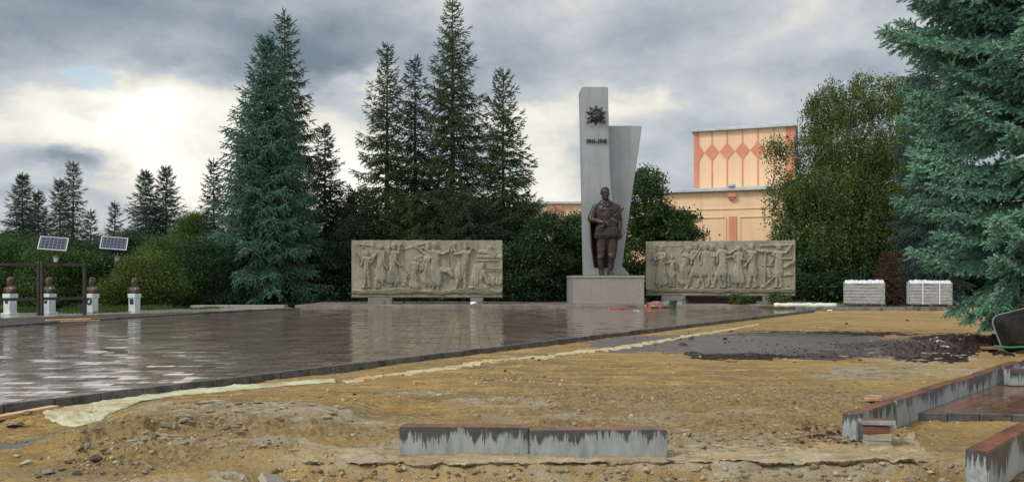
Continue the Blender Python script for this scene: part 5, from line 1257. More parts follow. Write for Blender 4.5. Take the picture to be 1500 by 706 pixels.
# ------------------------------------------------------------------ vegetation
def unit(v): return v/np.maximum(np.linalg.norm(v, axis=-1, keepdims=True), 1e-9)
def tufts(O, Dr, L, nl, w, k, theta, rng, tint):
    """needle tufts: N origins, directions, lengths -> triangles"""
    N = len(O); Dr = unit(Dr)
    ref = np.where(np.abs(Dr[:, 2:3]) < .9, np.array([[0, 0, 1.]]), np.array([[1., 0, 0]]))
    A = unit(np.cross(Dr, ref)); B = np.cross(Dr, A)
    j = (np.arange(k)+.5)/k
    ph = (np.arange(k)*2.399)[None]+rng.rand(N, 1)*6.28
    rad = A[:, None]*np.cos(ph)[..., None]+B[:, None]*np.sin(ph)[..., None]
    base = O[:, None]+Dr[:, None]*(L[:, None]*j[None])[..., None]
    th = theta*(1-.45*j)[None, :, None]
    nd = Dr[:, None]*np.cos(th)+rad*np.sin(th)
    nlv = nl*rng.uniform(.75, 1.2, (N, k, 1))
    side = unit(np.cross(nd, rad+1e-3))*(w/2)
    V = np.stack([base-side, base+side, base+nd*nlv], 2)    # N,k,3,3
    V = V.reshape(-1, 3); Fc = np.arange(len(V)).reshape(-1, 3)
    return V, Fc, np.repeat(tint, k*3)
def spruce(name, x, y, Ht, Rd, seed, mat, label, cat='spruce', group=None, zc=.04, nb=150, sp=.2, tl=.3, nl=.12, w=.035, k=7, prof=.8, top_el=38, low_el=-16, droop=.35, hang=.5, tip=.25, sparse=0.0, sidelen=.42, lean=0, bark='bark', zb=0, tmin=.12, rj=.22, only=None, trunk_r=None, theta=.75, whorl=0, fan=1, extra=(), dens=.62, zmax=9):
    rng = rs(seed)
    root = empty(name, (x, y, zb), label, cat, group)
    TO, TD, TL, TT = [], [], [], []
    tubes = MB()
    ga = 0
    for i in range(nb+len(extra)):
        f = (i+.5)/nb; zf = zc+(.985-zc)*(1-(1-f)**1.0)
        s = (1-zf)/(1-zc)
        Lb = Rd*(s**prof)*rng.uniform(1-rj, 1+rj*.8)*(1 if rng.rand() > sparse*.3 else .5)+.04
        z0 = zf*Ht+rng.normal()*.04*Ht/10
        if fan > 1 and zf < .36: Lb = min(Lb, 2.35+.35*rng.rand())
        if whorl: z0 = zc*Ht+round((z0-zc*Ht)/whorl)*whorl+rng.normal()*whorl*.10
        ga += 2.399+rng.normal()*.25; az = ga
        if i >= nb: z0, az, Lb = extra[i-nb][:3]; s = .9; zf = z0/Ht
        elif zf > zmax or (only and not only(az % (2*math.pi), zf, rng)): continue
        el = R(low_el+(top_el-low_el)*(1-s)**1.3+rng.normal()*5)
        tip_ = tip
        if i >= nb: el = extra[i-nb][3]; tip_ = extra[i-nb][4]
        n = 9; tt = np.linspace(0, 1, n); ds = Lb/(n-1)
        e_ = el-droop*np.sin(np.pi*np.clip(tt*1.0, 0, 1))*(s**.5)*1.1+tip_*tt**3
        azv = az+rng.normal()*.12*tt
        px = np.concatenate([[0], np.cumsum(np.cos(e_[:-1])*np.cos(azv[:-1])*ds)]); py = np.concatenate([[0], np.cumsum(np.cos(e_[:-1])*np.sin(azv[:-1])*ds)]); pz = z0+np.concatenate([[0], np.cumsum(np.sin(e_[:-1])*ds)])
        px = px+lean*zf
        C = np.stack([px, py, pz], 1)
        tubes.tube([C[0], C[3], C[6], C[8]], [.012*Lb+.008, .009*Lb+.006, .005*Lb+.004, .003], 4, False)
        def cur(t_):
            q_ = np.clip(t_, 0, 1)*(n-1); a = np.minimum(q_.astype(int), n-2); fr_ = (q_-a)[:, None]
            return C[a]*(1-fr_)+C[a+1]*fr_, unit(C[a+1]-C[a])
        nt = max(3, int(Lb/sp))
        t0 = np.linspace(tmin, 1, nt)+rng.normal(size=nt)*.3/nt
        side = np.where(np.arange(nt) % 2 == 0, 1, -1)
        t0 = np.concatenate([t0, t0]); side = np.concatenate([side, -side]); nt *= 2
        if sparse > 0:
            kp = rng.rand(nt) > sparse; t0, side = t0[kp], side[kp]; nt = len(t0)
        t0 = np.clip(t0, tmin, 1)
        Pb, Tb = cur(t0)
        ln = (sidelen*Lb*(1-t0)**.8*(.35+.65*np.minimum(1, t0*3))+tl*.9*(.2+.8*min(1, s*2.5)))*rng.uniform(.7, 1.15, nt)
        ln = np.minimum(ln, 1.3)
        an = side*(R(55)-R(15)*t0)+rng.normal(size=nt)*.15
        hx = Tb[:, 0]*np.cos(an)-Tb[:, 1]*np.sin(an); hy = Tb[:, 0]*np.sin(an)+Tb[:, 1]*np.cos(an)
        Dt = np.stack([hx, hy, Tb[:, 2]*.7-hang*.4+rng.normal(size=nt)*.06], 1); Dt = unit(Dt)
        m = np.maximum(1, np.round(ln/(tl*dens)).astype(int)); mm = m.max()
        jj = np.arange(mm)[None]; msk = jj < m[:, None]
        u_ = jj*(tl*dens)/np.maximum(ln[:, None], 1e-3)
        O = Pb[:, None]+Dt[:, None]*(jj*tl*dens)[..., None]
        O = O+np.array([0, 0, -1.])*(hang*.55*(u_**2)*ln[:, None])[..., None]
        Dd = Dt[:, None]+np.array([0, 0, -1.])*(hang*.9*u_)[..., None]
        # side fingers alternate
        fa = np.where(jj % 2 == 0, .55, -.55)+rng.normal(size=(nt, mm))*.15
        x2 = Dd[..., 0]*np.cos(fa)-Dd[..., 1]*np.sin(fa); y2 = Dd[..., 0]*np.sin(fa)+Dd[..., 1]*np.cos(fa)
        D2 = np.stack([x2, y2, Dd[..., 2]+rng.normal(size=(nt, mm))*.08], -1)
        tw = rng.rand()*.35+rng.rand(nt, 1)*.3+.35*rng.rand(nt, mm)
        for fk in range(fan):
            if fk: 
                fb = -fa*rng.uniform(.7, 1.6, fa.shape)
                D3 = np.stack([Dd[..., 0]*np.cos(fb)-Dd[..., 1]*np.sin(fb), Dd[..., 0]*np.sin(fb)+Dd[..., 1]*np.cos(fb), Dd[..., 2]+rng.normal(size=(nt, mm))*.3-.05], -1)
            else: D3 = D2
            TO.append(O[msk]); TD.append(D3[msk]); TT.append(tw[msk]); TL.append(np.full(msk.sum(), tl)*rng.uniform(.75, 1.2, msk.sum()))
        if fan > 1:   # short shoots clothing the bough itself
            mb_ = int(Lb/.035); tq = tmin+(1-tmin)*rng.rand(mb_); Pq, Tq = cur(tq)
            Dq = unit(Tq+rng.normal(size=(mb_, 3))*.75+np.array([0, 0, .45])); TO.append(Pq); TD.append(Dq); TT.append(rng.rand()*.35+rng.rand(mb_)*.6); TL.append(np.full(mb_, tl)*rng.uniform(.7, 1.1, mb_))
        # the leading shoot
        TO.append(C[-2:]); TD.append(np.stack([C[-1]-C[-2]]*2)); TT.append(np.array([.6, .7])); TL.append(np.array([tl, tl*1.2]))
    # leader
    zt_ = np.linspace(.93, .995, 6)*Ht
    TO.append(np.stack([lean*zt_/Ht, 0*zt_, zt_], 1)); TD.append(np.tile([[0, 0, 1.]], (6, 1))); TT.append(np.full(6, .5)); TL.append(np.full(6, tl*.7))
    O = np.concatenate(TO); D = np.concatenate(TD); T = np.concatenate(TT); Ls = np.concatenate(TL)
    V, Fc, ti = tufts(O, D, Ls, nl, w, k, theta, rng, np.clip(T, 0, 1))
    link('foliage', npmesh('foliage', V, Fc, {'tint': ti}), M[mat], root)
    tubes.build('branches', M[bark], root)
    tr = trunk_r or Ht*.011+.03
    mb = MB(); mb.tube([(lean*k_, 0, Ht*k_) for k_ in (0, .02, .2, .4, .6, .8, .97)], [tr*1.35, tr*1.1, tr*.9, tr*.7, tr*.48, tr*.25, .012], 10); mb.build('trunk', M[bark], root, True)
    return root
def sp_px(cx, top, D, halfw, **kw):
    """size of a tree from its outline in metres"""
    return dict(x=wx(cx, D), y=D, Ht=wz(top, D)-kw.pop('zb', 0), Rd=halfw/F*D, **kw)

# the big blue spruce at the right edge (near)
def near_only(az, zf): return True
spruce('blue_spruce', 10.75, 16.3, 14.5, 2.6, 11, 'blue_near', 'huge near blue spruce filling the right edge, its lowest bough touching the sand', only=lambda az, zf, g_: (zf < .6 and math.sin(az) < .45 and zf > .122) or (zf > .15 and g_.rand() < .6),
       zc=.095, nb=430, sp=.125, tl=.165, nl=.046, w=.030, k=17, prof=.30, top_el=25, low_el=2, droop=.22, hang=.45, tip=.55, sidelen=.27, rj=.34, bark='bark', tmin=.25, trunk_r=.24, theta=1.15, whorl=.42, fan=2, dens=.55,
       extra=[(6.15, R(197), 3.9, .05, .4), (6.0, R(188), 3.3, .12, .4), (7.0, R(200), 3.7, .10, .4), (7.3, R(185), 3.3, .2, .4), (1.95, R(195), 2.25, -.50, .1), (1.8, R(204), 2.1, -.55, .1), (2.0, R(187), 2.3, -.45, .1), (2.2, R(210), 2.3, -.5, .1), (1.7, R(198), 1.8, -.6, .1), (1.6, R(215), 1.6, -.35, .1), (1.6, R(235), 1.4, -.2, .2), (1.7, R(265), 1.3, -.1, .2), (1.8, R(250), 1.5, -.1, .2)])
# drooping low bough pointing to the left down to the ground: extra boughs of the same tree
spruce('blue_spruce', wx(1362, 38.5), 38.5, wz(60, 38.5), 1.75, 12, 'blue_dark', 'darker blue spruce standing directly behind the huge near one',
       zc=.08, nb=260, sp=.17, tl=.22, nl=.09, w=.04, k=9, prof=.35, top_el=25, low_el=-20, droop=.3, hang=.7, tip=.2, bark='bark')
spruce('dry_spruce', wx(1303, 37.6), 37.6, 2.5, .7, 13, 'dead', 'low brown dried-out spruce behind the gap between the two pallets', zc=.04, nb=130, sp=.12, tl=.2, nl=.09, w=.034, k=8, prof=.5, low_el=-30, hang=.8, bark='bark_red')
# left group
def SP(name, mat, label, seed, cx, top, D, hw, **kw):
    a = dict(zc=.04, nb=170, sp=.17, tl=.27, nl=.11, w=.055, k=9, dens=.5, sidelen=.32)
    a.update(kw); return spruce(name, wx(cx, D), D, wz(top, D), hw/F*D*(1.2 if D > 60 else 1), seed, mat, label, **a)
SP('blue_spruce', 'blue_far', 'broad blue spruce left of centre with a bare reddish trunk foot', 21, 384, 56, 42, 86, zc=.105, nb=340, sp=.19, tl=.30, nl=.105, w=.065, k=10, prof=.78, top_el=42, low_el=-12, droop=.3, hang=.8, rj=.34, trunk_r=.2, bark='bark', lean=.25, whorl=.42)
SP('spruce', 'green_spruce', 'tall green spruce rising just behind the broad blue one', 22, 417, 18, 46, 78, prof=.72, nb=220, hang=.9, top_el=35, droop=.4, sparse=.12)
SP('spruce', 'green_dark', 'dark spruce to the right of the broad blue and tall green pair', 23, 476, 184, 49, 55, prof=.75, nb=150, hang=.7, rj=.35)
SP('spruce', 'green_dark', 'slim ragged young spruce left of the broad blue one', 24, 313, 236, 48, 36, prof=.8, nb=110, rj=.45, sparse=.15)
# four spruces behind the left relief
SP('spruce', 'green_spruce', 'first spruce from the left of the four tall ones behind the left relief', 31, 567, 66, 46.5, 58, prof=.66, nb=190, zc=.05, sparse=.14, rj=.38, hang=.7, top_el=40, low_el=-8, tip=.4, group='tall spruces behind the left relief')
SP('spruce', 'green_dark', 'narrow spruce squeezed between the first and the tallest of the four behind the left relief', 32, 608, 84, 47.5, 52, prof=.66, nb=180, sparse=.1, rj=.4, hang=.8, top_el=35, group='tall spruces behind the left relief')
SP('spruce', 'green_spruce', 'tallest spruce of the four behind the left relief, its trunk showing through', 33, 663, 0, 47, 76, prof=.64, nb=205, zc=.05, sparse=.12, rj=.33, hang=.75, top_el=42, low_el=-10, tip=.35, group='tall spruces behind the left relief')
SP('spruce', 'green_spruce', 'rightmost spruce of the four behind the left relief, next to the grey stele', 34, 737, 104, 46, 72, prof=.66, nb=165, zc=.05, sparse=.15, rj=.36, hang=.6, top_el=45, low_el=-6, tip=.5, group='tall spruces behind the left relief')
# lower spruces filling below
for k_, (cx, top, D, hw, lab) in enumerate([(520, 280, 50, 60, 'low dark spruce left of the left relief'), (590, 290, 44.5, 55, 'low spruce whose crown shows over the left end of the left relief'), (680, 285, 44, 70, 'low bushy spruce over the middle of the left relief'), (765, 292, 45, 58, 'low broad spruce filling the gap between left relief and pedestal'), (635, 300, 49, 70, 'low spruce in the dark thicket behind the middle of the left relief'), (725, 300, 48, 60, 'low spruce behind the right end of the left relief')]):
    SP('spruce', ['green_dark', 'green_spruce', 'green_dark'][k_ % 3], lab, 40+k_, cx, top, D, hw, prof=.35, nb=130, hang=.9, low_el=-20, droop=.4, group='low spruces behind the left relief')
# far left spruces
FL = [(33, 256, 66, 34, 'far spruce at the left edge, bushy and bluish, left one of a close pair'), (56, 282, 68, 24, 'far smaller spruce leaning on the bushy one at the left edge'), (88, 264, 67, 24, 'far spruce with a thick crown left of the taller ragged one'),
      (107, 240, 66, 20, 'far thin ragged spruce above the first solar panel'), (133, 310, 70, 15, 'tiny far spruce in front of the grey roof, left of the other tiny one'), (168, 298, 70, 22, 'small open far spruce above the second solar panel'),
      (214, 252, 64, 38, 'far bluish broad spruce, left of the pair right of the second solar panel'), (243, 246, 65, 38, 'far spruce with pointed top, right of the pair right of the second solar panel')]
for k_, (cx, top, D, hw, lab) in enumerate(FL):
    SP('spruce', ['green_far', 'green_dark'][k_ in (1, 3, 5)], lab, 60+k_, cx, top, D, hw, prof=[.8, .8, .7, .55, .9, .9, .8, .8][k_], nb=[170, 110, 120, 110, 60, 70, 170, 170][k_], rj=.35, sp=.28, tl=.34, nl=.17, w=.05, group='far spruces on the left skyline')

# ---------------- broadleaf
def leaves(O, s, rng, tint, asp=.6, down=None):
    N = len(O)
    a = unit(rng.normal(size=(N, 3))) if down is None else unit(np.array([[0, 0, -1.]])+rng.normal(size=(N, 3))*down)
    b = unit(np.cross(a, rng.normal(size=(N, 3))))
    s = s[:, None]
    V = np.stack([O, O+a*s*.5+b*s*asp*.5, O+a*s, O+a*s*.5-b*s*asp*.5], 1).reshape(-1, 3)
    return V, np.arange(N*4).reshape(-1, 4), np.repeat(tint, 4)
def broadleaf(name, lobes, seed, mat, label, cat='tree', group=None, ncl=260, npc=90, cs=.45, ls=.13, D=45, xy=None, trunk=.12, bark='bark', hollow=.55):
    """lobes: px, py, rx, ry, rdepth(m), dD"""
    rng = rs(seed)
    cx = np.mean([l_[0] for l_ in lobes]) if xy is None else xy
    x0 = wx(cx, D); root = empty(name, (x0, D, 0), label, cat, group)
    W_ = np.array([l_[2]*l_[3] for l_ in lobes], float); W_ /= W_.sum()
    cen = []
    for i, l_ in enumerate(lobes):
        m = max(3, int(ncl*W_[i])); d = unit(rng.normal(size=(m, 3))); r_ = (hollow+(1-hollow)*rng.rand(m, 1)**.6)
        dD = l_[5] if len(l_) > 5 else 0; Dl = D+dD
        c0 = np.array([wx(l_[0], Dl)-x0, dD, wz(l_[1], Dl)])
        cen.append(c0+d*r_*np.array([l_[2]/F*Dl, l_[4], l_[3]/F*Dl]))
    cen = np.concatenate(cen); cen = cen[cen[:, 2] > .1]
    n = len(cen); cnt = rng.randint(int(npc*.5), int(npc*1.4), n)
    ci = np.repeat(np.arange(n), cnt); N = len(ci)
    off = rng.normal(size=(N, 3))*cs*.5*np.array([1, 1, .6]); O = cen[ci]+off; ok = O[:, 2] > .03; O = O[ok]; ci = ci[ok]; N = len(O)
    tn = np.clip(rng.rand(n)[ci]**1.3*.8+rng.rand(N)*.3, 0, 1)
    V, Fc, ti = leaves(O, ls*rng.uniform(.6, 1.3, N), rng, tn)
    link('foliage', npmesh('foliage', V, Fc, {'tint': ti}), M[mat], root)
    mb = MB(); zt_ = max(c[2] for c in cen)
    zl = min(wz(l_[1], D) for l_ in lobes)*.9
    mb.tube([(0, 0, 0), (.03, 0, zl*.4), (-.02, .02, max(zl, zt_*.5)), (.02, 0, zt_*.85)], [trunk*1.2, trunk, trunk*.7, trunk*.15], 8)
    for i in rng.permutation(n)[:min(n, 70)]:
        c = cen[i]; zs = min(c[2]*rng.uniform(.35, .8), zt_*.8)
        mb.tube([(0, 0, zs), (c[0]*.45, c[1]*.45, zs+(c[2]-zs)*.6), tuple(c)], [trunk*.3, trunk*.16, .006], 4, False)
    mb.build('trunk', M[bark], root)
    return root
# chestnuts by the stele
broadleaf('chestnut_tree', [(842, 362, 26, 48, 1.4), (838, 400, 26, 40, 1.4), (850, 335, 12, 14, .6)], 71, 'chestnut', 'dark rounded broadleaf tree showing left of the grey stele', ncl=260, npc=110, cs=.5, ls=.145, D=44)
broadleaf('chestnut_tree', [(945, 300, 30, 50, 1.8), (950, 262, 18, 20, 1.1), (975, 345, 40, 40, 1.8), (940, 380, 40, 55, 1.8), (1003, 330, 22, 20, 1.2), (1005, 355, 24, 30, 1.2), (965, 410, 50, 30, 1.6)], 72, 'chestnut', 'dark chestnut tree between the grey stele and the right relief', ncl=420, npc=120, cs=.5, ls=.15, D=44)
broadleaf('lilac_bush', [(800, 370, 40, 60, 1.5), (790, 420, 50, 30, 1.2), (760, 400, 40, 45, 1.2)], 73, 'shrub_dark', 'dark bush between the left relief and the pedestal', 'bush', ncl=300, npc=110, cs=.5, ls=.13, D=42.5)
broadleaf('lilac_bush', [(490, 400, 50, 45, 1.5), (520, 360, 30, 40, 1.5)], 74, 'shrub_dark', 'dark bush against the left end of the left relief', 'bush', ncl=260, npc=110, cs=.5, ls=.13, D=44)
# shrubs on the left
SH = [('shrub', [(-10, 390, 60, 40, 2), (30, 375, 40, 28, 2), (20, 415, 50, 30, 2)], 37, 'shrub', 'broad green bush at the left edge behind the bald bust'),
      ('shrub', [(85, 398, 42, 22, 1.2), (112, 386, 30, 16, 1.0), (60, 380, 16, 12, .6), (75, 425, 45, 30, 1.5)], 36.2, 'shrub', 'green bush below the first solar panel'),
      ('shrub', [(140, 396, 34, 22, 1.0), (150, 415, 30, 26, 1.2), (122, 372, 20, 14, .8, 3)], 37.5, 'shrub_dark', 'dark bush between the two solar panels'),
      ('golden_yew', [(205, 408, 24, 26, 1.0), (219, 384, 12, 20, .6), (196, 392, 10, 14, .5), (180, 424, 26, 18, 1.0), (236, 418, 26, 26, 1.0), (226, 402, 16, 20, .8), (168, 436, 16, 10, .6)], 35.5, 'shrub_bright', 'yellow-green feathery bush directly behind the rightmost bust'),
      ('shrub', [(250, 372, 34, 26, 1.8), (265, 410, 40, 36, 1.8)], 39, 'shrub', 'green bush right of the yellow-green one'),
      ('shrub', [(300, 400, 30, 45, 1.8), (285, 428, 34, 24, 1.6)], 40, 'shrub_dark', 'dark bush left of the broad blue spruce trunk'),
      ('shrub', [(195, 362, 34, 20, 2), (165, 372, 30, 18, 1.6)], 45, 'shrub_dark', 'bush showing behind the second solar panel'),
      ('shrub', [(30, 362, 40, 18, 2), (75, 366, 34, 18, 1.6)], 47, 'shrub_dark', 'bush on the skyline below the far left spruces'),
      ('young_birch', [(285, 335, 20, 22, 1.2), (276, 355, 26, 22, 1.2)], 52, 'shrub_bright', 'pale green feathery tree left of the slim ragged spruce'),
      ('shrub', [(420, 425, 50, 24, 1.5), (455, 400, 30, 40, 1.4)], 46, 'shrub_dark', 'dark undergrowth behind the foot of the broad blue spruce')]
for k_, (nm_, lb, D_, mt_, lab) in enumerate(SH):
    broadleaf(nm_, lb, 80+k_, mt_, lab, 'bush', None, ncl=270, npc=190, cs=.55, ls=.08, D=D_)
# weeping birch
def birch(x, D, lobes, seed, label, ns=900, tr=.16, mat='birch'):
    rng = rs(seed); x0 = wx(x, D); root = empty('weeping_birch', (x0, D, 0), label, 'birch')
    W_ = np.array([l_[2]*l_[3] for l_ in lobes], float); W_ /= W_.sum()
    mb = MB(); OO, TT = [], []; tw = MB()
    ztop = wz(min(l_[1] for l_ in lobes), D)
    mb.tube([(0, 0, 0), (.15, 0, ztop*.25), (-.1, .1, ztop*.5), (.2, 0, ztop*.75), (.1, 0, ztop)], [tr*1.3, tr, tr*.75, tr*.45, .02], 10)
    for i, l_ in enumerate(lobes):
        c0 = np.array([wx(l_[0], D)-x0, l_[5] if len(l_) > 5 else 0, wz(l_[1], D)]); r3 = np.array([l_[2]/F*D, l_[4], l_[3]/F*D])
        zs = c0[2]*.55; mid = c0*np.array([.55, .55, 0])+np.array([0, 0, zs+(c0[2]-zs)*.7])
        mb.tube([(0, 0, zs), mid, c0, c0+np.array([r3[0]*.4*np.sign(c0[0]), 0, r3[2]*.7])], [tr*.45, tr*.3, tr*.16, .01], 6, False)
        m = int(ns*W_[i])
        d = unit(rng.normal(size=(m, 3))); d[:, 2] = d[:, 2]*.85+.12
        st_ = c0+d*r3*(rng.rand(m, 1)**.45)
        for p in st_[rng.permutation(m)[:max(4, m//12)]]: mb.tube([c0*.85+np.array([0, 0, c0[2]*.08]), (c0+p)/2+np.array([0, 0, .25]), p], [.035, .02, .006], 4, False)
        for p in st_:
            Ls = rng.uniform(.3, 1.9)*(1 if p[2] < 9 else .6)*(1 if p[2] > 4 else .8); n = int(Ls/.055); t_ = np.arange(n)*.055
            if p[2]-Ls < .4: n = max(3, int((p[2]-.4)/.055)); t_ = np.arange(n)*.055
            o_ = unit(np.array([d[0, 0], 0, 0])+rng.normal(size=3)*np.array([1, 1, 0]))*.25
            q_ = p+np.stack([o_[0]*np.sin(t_*1.1), o_[1]*np.sin(t_*1.1), .12*np.sin(t_*3)-t_], 1)
            q_ = q_+rng.normal(size=q_.shape)*.06; q2 = q_+rng.normal(size=q_.shape)*.13
            OO.append(np.concatenate([q_, q2])); TT.append(np.clip(rng.rand()*.55+rng.rand(2*n)*.45, 0, 1))
    O = np.concatenate(OO); T = np.concatenate(TT)
    V, Fc, ti = leaves(O, .105*rng.uniform(.6, 1.3, len(O)), rng, T, .75, .7)
    link('foliage', npmesh('foliage', V, Fc, {'tint': ti}), M[mat], root)
    mb.build('trunk', M['birch_bark'], root, True); return root
birch(1235, 45, [(1262, 122, 20, 20, .9), (1216, 134, 16, 22, .8), (1300, 120, 22, 16, .9), (1192, 150, 12, 20, .6), (1235, 160, 52, 40, 1.8), (1288, 150, 44, 34, 1.6), (1196, 180, 26, 36, 1.3), (1220, 215, 66, 50, 2.4), (1295, 215, 56, 56, 2.2), (1136, 214, 24, 16, 1.0, -.6), (1160, 285, 40, 38, 1.8), (1205, 285, 64, 56, 2.6, -.6), (1275, 290, 66, 64, 2.4, -.4),
     (1150, 340, 30, 36, 1.4, -.4), (1225, 350, 76, 56, 2.6, -.8), (1298, 350, 54, 56, 2.2), (1180, 395, 40, 34, 1.7), (1260, 395, 66, 36, 2.0)], 91, 'large weeping birch with white limbs rising behind the right relief', ns=4500)
birch(1345, 52, [(1325, 150, 24, 30, 1.4), (1345, 120, 24, 20, 1.2), (1340, 220, 40, 50, 2), (1330, 320, 40, 60, 2)], 92, 'second birch half hidden between the weeping birch and the near blue spruce', ns=1300)
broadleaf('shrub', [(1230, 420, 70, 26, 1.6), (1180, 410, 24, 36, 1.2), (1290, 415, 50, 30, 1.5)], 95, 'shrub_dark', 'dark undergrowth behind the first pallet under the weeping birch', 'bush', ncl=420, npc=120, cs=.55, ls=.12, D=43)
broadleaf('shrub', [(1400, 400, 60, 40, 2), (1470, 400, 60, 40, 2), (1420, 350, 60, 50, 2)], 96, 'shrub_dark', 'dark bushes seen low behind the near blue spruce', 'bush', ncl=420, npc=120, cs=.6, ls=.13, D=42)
# far tree belt and hedges along the horizon
rng = rs(200)
def belt(name, x0, x1, D, h, ls, n, mat, seed, lab=None):
    rng = rs(seed); xs = rng.uniform(x0, x1, n); hh = h*(.75+.45*fbm(xs*.12, xs*0+seed, seed, 4)+.1*rng.rand(n))
    zz_ = rng.rand(n)**.7*np.maximum(hh, .5); O = np.stack([xs, D+rng.normal(size=n)*2.2, zz_], 1)
    V, Fc, ti = leaves(O, ls*rng.uniform(.6, 1.3, n), rng, rng.rand(n)*.4+.6*np.clip(.5+fbm(xs*.5, zz_*.8, seed, 3), 0, 1))
    return tag(link(name, npmesh(name, V, Fc, {'tint': np.clip(ti, 0, 1)}), M[mat]), kind='stuff')
belt('distant_trees', -75, -22, 85, 4.2, .55, 30000, 'shrub', 3)
belt('distant_trees', -45, -4, 56, 4.0, .32, 52000, 'shrub_dark', 4)
belt('distant_trees', -8, 42, 58, 3.4, .32, 52000, 'shrub_dark', 5)
belt('distant_trees', 20, 80, 62, 6.0, .4, 40000, 'shrub_dark', 6)
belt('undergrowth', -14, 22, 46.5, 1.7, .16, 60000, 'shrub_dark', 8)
# grass by the busts and beyond the plaza
def grass(name, n, boxes, seed, h0, h1):
    rng = rs(seed); Os = []
    for (xa, xb, ya, yb, sk, w_) in boxes:
        m = int(n*w_); u_ = rng.rand(m); y_ = ya+(yb-ya)*u_; x_ = xa+(xb-xa)*rng.rand(m)+sk*(y_-ya); Os.append(np.stack([x_, y_], 1))
    O = np.concatenate(Os); n = len(O); a = rng.rand(n)*6.28; h = rng.uniform(h0, h1, n)*(.5+np.clip(.5+fbm(O[:, 0]*.8, O[:, 1]*.8, seed, 3), 0, 1)); w_ = h*.12+.006
    b = np.stack([O[:, 0], O[:, 1], np.zeros(n)], 1); dx = np.stack([np.cos(a)*w_, np.sin(a)*w_, 0*a], 1); ti_ = b+np.stack([rng.normal(size=n)*h*.3, rng.normal(size=n)*h*.3, h], 1)
    V = np.stack([b-dx, b+dx, ti_], 1).reshape(-1, 3)
    return tag(link(name, npmesh(name, V, np.arange(n*3).reshape(-1, 3), {'tint': np.repeat(rng.rand(n), 3)}), M['grass']), kind='stuff')
grass('grass', 42000, [(-21, -15.2, 28.5, 34, .75, .45), (-16, -2, 40.5, 44, 0, .3), (11.5, 24, 36.5, 42, 0, .25)], 5, .07, .24)
# weeds in the soil strip
def gen_soil(r_, n):
    t_ = r_.rand(n); A_ = [interp([(-20.5, 10), (-13.8, 21.2), (-12.5, 26.5), (-11.2, 30.2), (-9.2, 34)], a) for a in t_]; B_ = [interp([(-26, 17.5), (-17.0, 24.3), (-14.6, 27.8), (-11.8, 30.6), (-9.4, 34.4)], a) for a in t_]
    s_ = r_.rand(n); return np.array([(a*(1-b)+c*b)[:] for a, b, c in zip(A_, s_, B_)])
# small weeds and dead stalks along the podium
broadleaf('weed_clump', [(1078, 438, 12, 7, .4), (1090, 441, 9, 5, .3)], 101, 'grass', 'low green weed clump under the middle of the right relief', 'weed', ncl=24, npc=60, cs=.25, ls=.09, D=37.2, trunk=.01)
broadleaf('weed_clump', [(1140, 438, 12, 6, .4)], 102, 'grass', 'low green weed clump under the right end of the right relief', 'weed', ncl=20, npc=60, cs=.25, ls=.09, D=37.4, trunk=.01)

# ------------------------------------------------------------------ sky, sun, camera
w = bpy.data.worlds.new('World'); bpy.context.scene.world = w; w.use_nodes = True
wt = w.node_tree; wt.nodes.clear()
class WN(NT):
    def __init__(s): s.t = wt; s._tc = None
s = WN(); out = s.n('ShaderNodeOutputWorld'); bg = s.n('ShaderNodeBackground'); s.l(bg.outputs[0], out.inputs[0])
tc = s.n('ShaderNodeTexCoord'); dirv = tc.outputs['Generated']; s._tc = tc
sep = s.n('ShaderNodeSeparateXYZ'); s.l(dirv, sep.inputs[0])
az = s.math('ARCTAN2', sep.outputs[0], sep.outputs[1]); el = s.math('ARCSINE', sep.outputs[2])
# cloud noise in a flattened direction space
mp = s.n('ShaderNodeMapping'); mp.inputs['Scale'].default_value = (1, 1, 1.9); s.l(dirv, mp.inputs[0])
def wnoise(sc, det, rough, dist=0, loc=(0, 0, 0)):
    m2 = s.n('ShaderNodeMapping'); m2.inputs['Location'].default_value = loc; s.l(mp.outputs[0], m2.inputs[0])
    x = s.n('ShaderNodeTexNoise'); x.inputs['Scale'].default_value = sc; x.inputs['Detail'].default_value = det; x.inputs['Roughness'].default_value = rough; x.inputs['Distortion'].default_value = dist
    s.l(m2.outputs[0], x.inputs['Vector']); return x
wa = wnoise(3.2, 6, .6, .0, (3, 1, 0)); ws = s.n('ShaderNodeSeparateColor'); s.l(wa.outputs['Color'], ws.inputs[0])
azw = s.math('ADD', az, s.math('MULTIPLY', s.math('SUBTRACT', ws.outputs[0], .5), .34))
elw = s.math('ADD', el, s.math('MULTIPLY', s.math('SUBTRACT', ws.outputs[1], .5), .16))
def blob(px, py, rx, ry):
    a0_ = math.atan((px-750)/F); e0_ = math.atan((HZ-py)/math.hypot(F, px-750))
    k = math.cos(a0_)
    u_ = s.math('MULTIPLY', s.math('SUBTRACT', azw, a0_), F/rx/k/k*1.0); v_ = s.math('MULTIPLY', s.math('SUBTRACT', elw, e0_), F/ry)
    r2 = s.math('ADD', s.math('MULTIPLY', u_, u_), s.math('MULTIPLY', v_, v_))
    return s.math('EXPONENT', s.math('MULTIPLY', r2, -1.0))
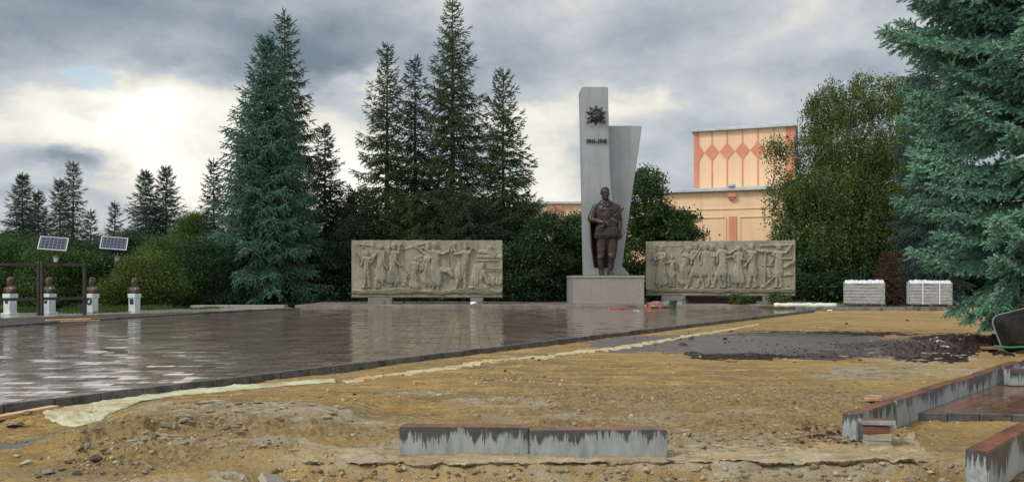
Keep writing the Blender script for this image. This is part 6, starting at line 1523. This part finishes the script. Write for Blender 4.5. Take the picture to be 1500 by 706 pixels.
BL = [(95,245,75,16,-.26), (165,172,60,12,-.2), (20,285,110,10,-.22), (240,312,150,8,-.16), (400,200,20,60,.1), (225,185,70,18,.12), (60,190,150,62,.42), (235,215,150,70,.42), (330,175,120,45,.40), (60,290,160,26,.22), (300,262,120,32,.42), (120,330,200,30,.22), (500,230,90,90,.44), (540,120,30,26,.35), (600,300,120,60,.30), (790,250,70,75,.38), (935,160,60,26,.30), (960,230,70,45,.20), (770,180,60,20,.2),
      (250,60,300,45,-.22), (480,110,110,40,-.18), (900,60,120,22,-.05), (130,252,110,13,-.20), (40,235,70,14,-.14), (250,300,160,9,-.10), (700,200,300,30,.05), (1180,30,160,40,.10), (1100,120,160,60,-.02), (1230,150,120,60,.05), (160,128,42,12,-.05), (250,70,60,18,.14), (960,80,200,30,.05), (860,0,60,14,.12)]
tot = None
for (a, b_, c_, d_, amp) in BL:
    v = s.math('MULTIPLY', blob(a, b_, c_, d_), amp); tot = v if tot is None else s.math('ADD', tot, v)
n1 = wnoise(5.0, 9, .56, .15).outputs['Fac']; n2 = wnoise(2.0, 4, .5, 0, (7, 2, 1)).outputs['Fac']
dens = s.math('ADD', s.math('ADD', tot, .325), s.math('ADD', s.math('MULTIPLY', s.math('SUBTRACT', n1, .5), 1.15), s.math('MULTIPLY', s.math('SUBTRACT', n2, .5), .25)))
cc = s.ramp(dens, [(0, (.16,.20,.24)), (.18, (.25,.29,.33)), (.34, (.37,.405,.445)), (.48, (.50,.52,.535)), (.56, (.61,.60,.56)), (.66, (.74,.715,.63)), (.82, (.87,.845,.76)), (1.0, (1.0,.97,.88))])
# warm pink tinge low on the right, blue hole on the left
hole = s.ramp(s.math('ADD', blob(168, 122, 62, 19), s.math('MULTIPLY', s.math('SUBTRACT', n1, .5), .7)), [(.45, 0), (.75, 1)])
sky = s.n('ShaderNodeTexSky'); sky.sky_type = 'NISHITA'; sky.sun_disc = False; sky.sun_elevation = R(48); sky.sun_rotation = R(-78); sky.altitude = 200; sky.air_density = 1.0; sky.dust_density = 1.5
cc = s.mix(s.math('MULTIPLY', hole, .6), cc, (.42,.58,.70))
# unseen sky behind the camera and overhead, made brighter to light the scene
back = s.ramp(s.math('MULTIPLY', sep.outputs[1], -1.0), [(0.0, 0), (.6, 1)])
hi = s.ramp(sep.outputs[2], [(.38, 0), (.85, 1)])
cc = s.mix(hi, cc, s.ramp(n1, [(.3, (.5,.55,.62)), (.7, (.95,.95,.93))]))
cc = s.mix(back, cc, s.ramp(n1, [(.3, (.75,.80,.86)), (.7, (1.25,1.22,1.15))]))
mxn = s.mix(1.0, s.mix(1.0, cc, (8.6, 8.6, 8.6), 'MULTIPLY'), s.mix(1.0, sky.outputs[0], (.05, .05, .05), 'MULTIPLY'), 'ADD')
s.l(mxn, bg.inputs[0]); bg.inputs[1].default_value = .1
sd = bpy.data.lights.new('sun', 'SUN'); sd.energy = 2.0; sd.angle = R(14); sd.color = (1, .95, .86)
so = bpy.data.objects.new('sun', sd); col.objects.link(so)
sa_, se_ = R(-118), R(46)    # azimuth from the view axis (left, a little behind the camera), elevation
dv = Vector((math.sin(sa_)*math.cos(se_), math.cos(sa_)*math.cos(se_), math.sin(se_)))
so.rotation_euler = dv.to_track_quat('Z', 'Y').to_euler()
sky.sun_rotation = sa_; sky.sun_elevation = se_
cam = bpy.data.cameras.new('camera'); cam.sensor_width = 36; cam.lens = F/1500*36; cam.shift_y = (HZ-353)/1500; cam.clip_end = 3000; cam.clip_start = .1
co = bpy.data.objects.new('camera', cam); col.objects.link(co); co.location = (0, 0, H); co.rotation_euler = (R(90), 0, 0)
sc = bpy.context.scene; sc.camera = co
sc.view_settings.view_transform = 'Standard'; sc.view_settings.look = 'None'; sc.view_settings.exposure = 0.42; sc.view_settings.gamma = 1
sc.view_settings.use_curve_mapping = False
sc.render.engine = 'CYCLES'; sc.cycles.max_bounces = 5; sc.cycles.diffuse_bounces = 3; sc.cycles.glossy_bounces = 3; sc.cycles.transparent_max_bounces = 8; sc.cycles.use_denoising = True
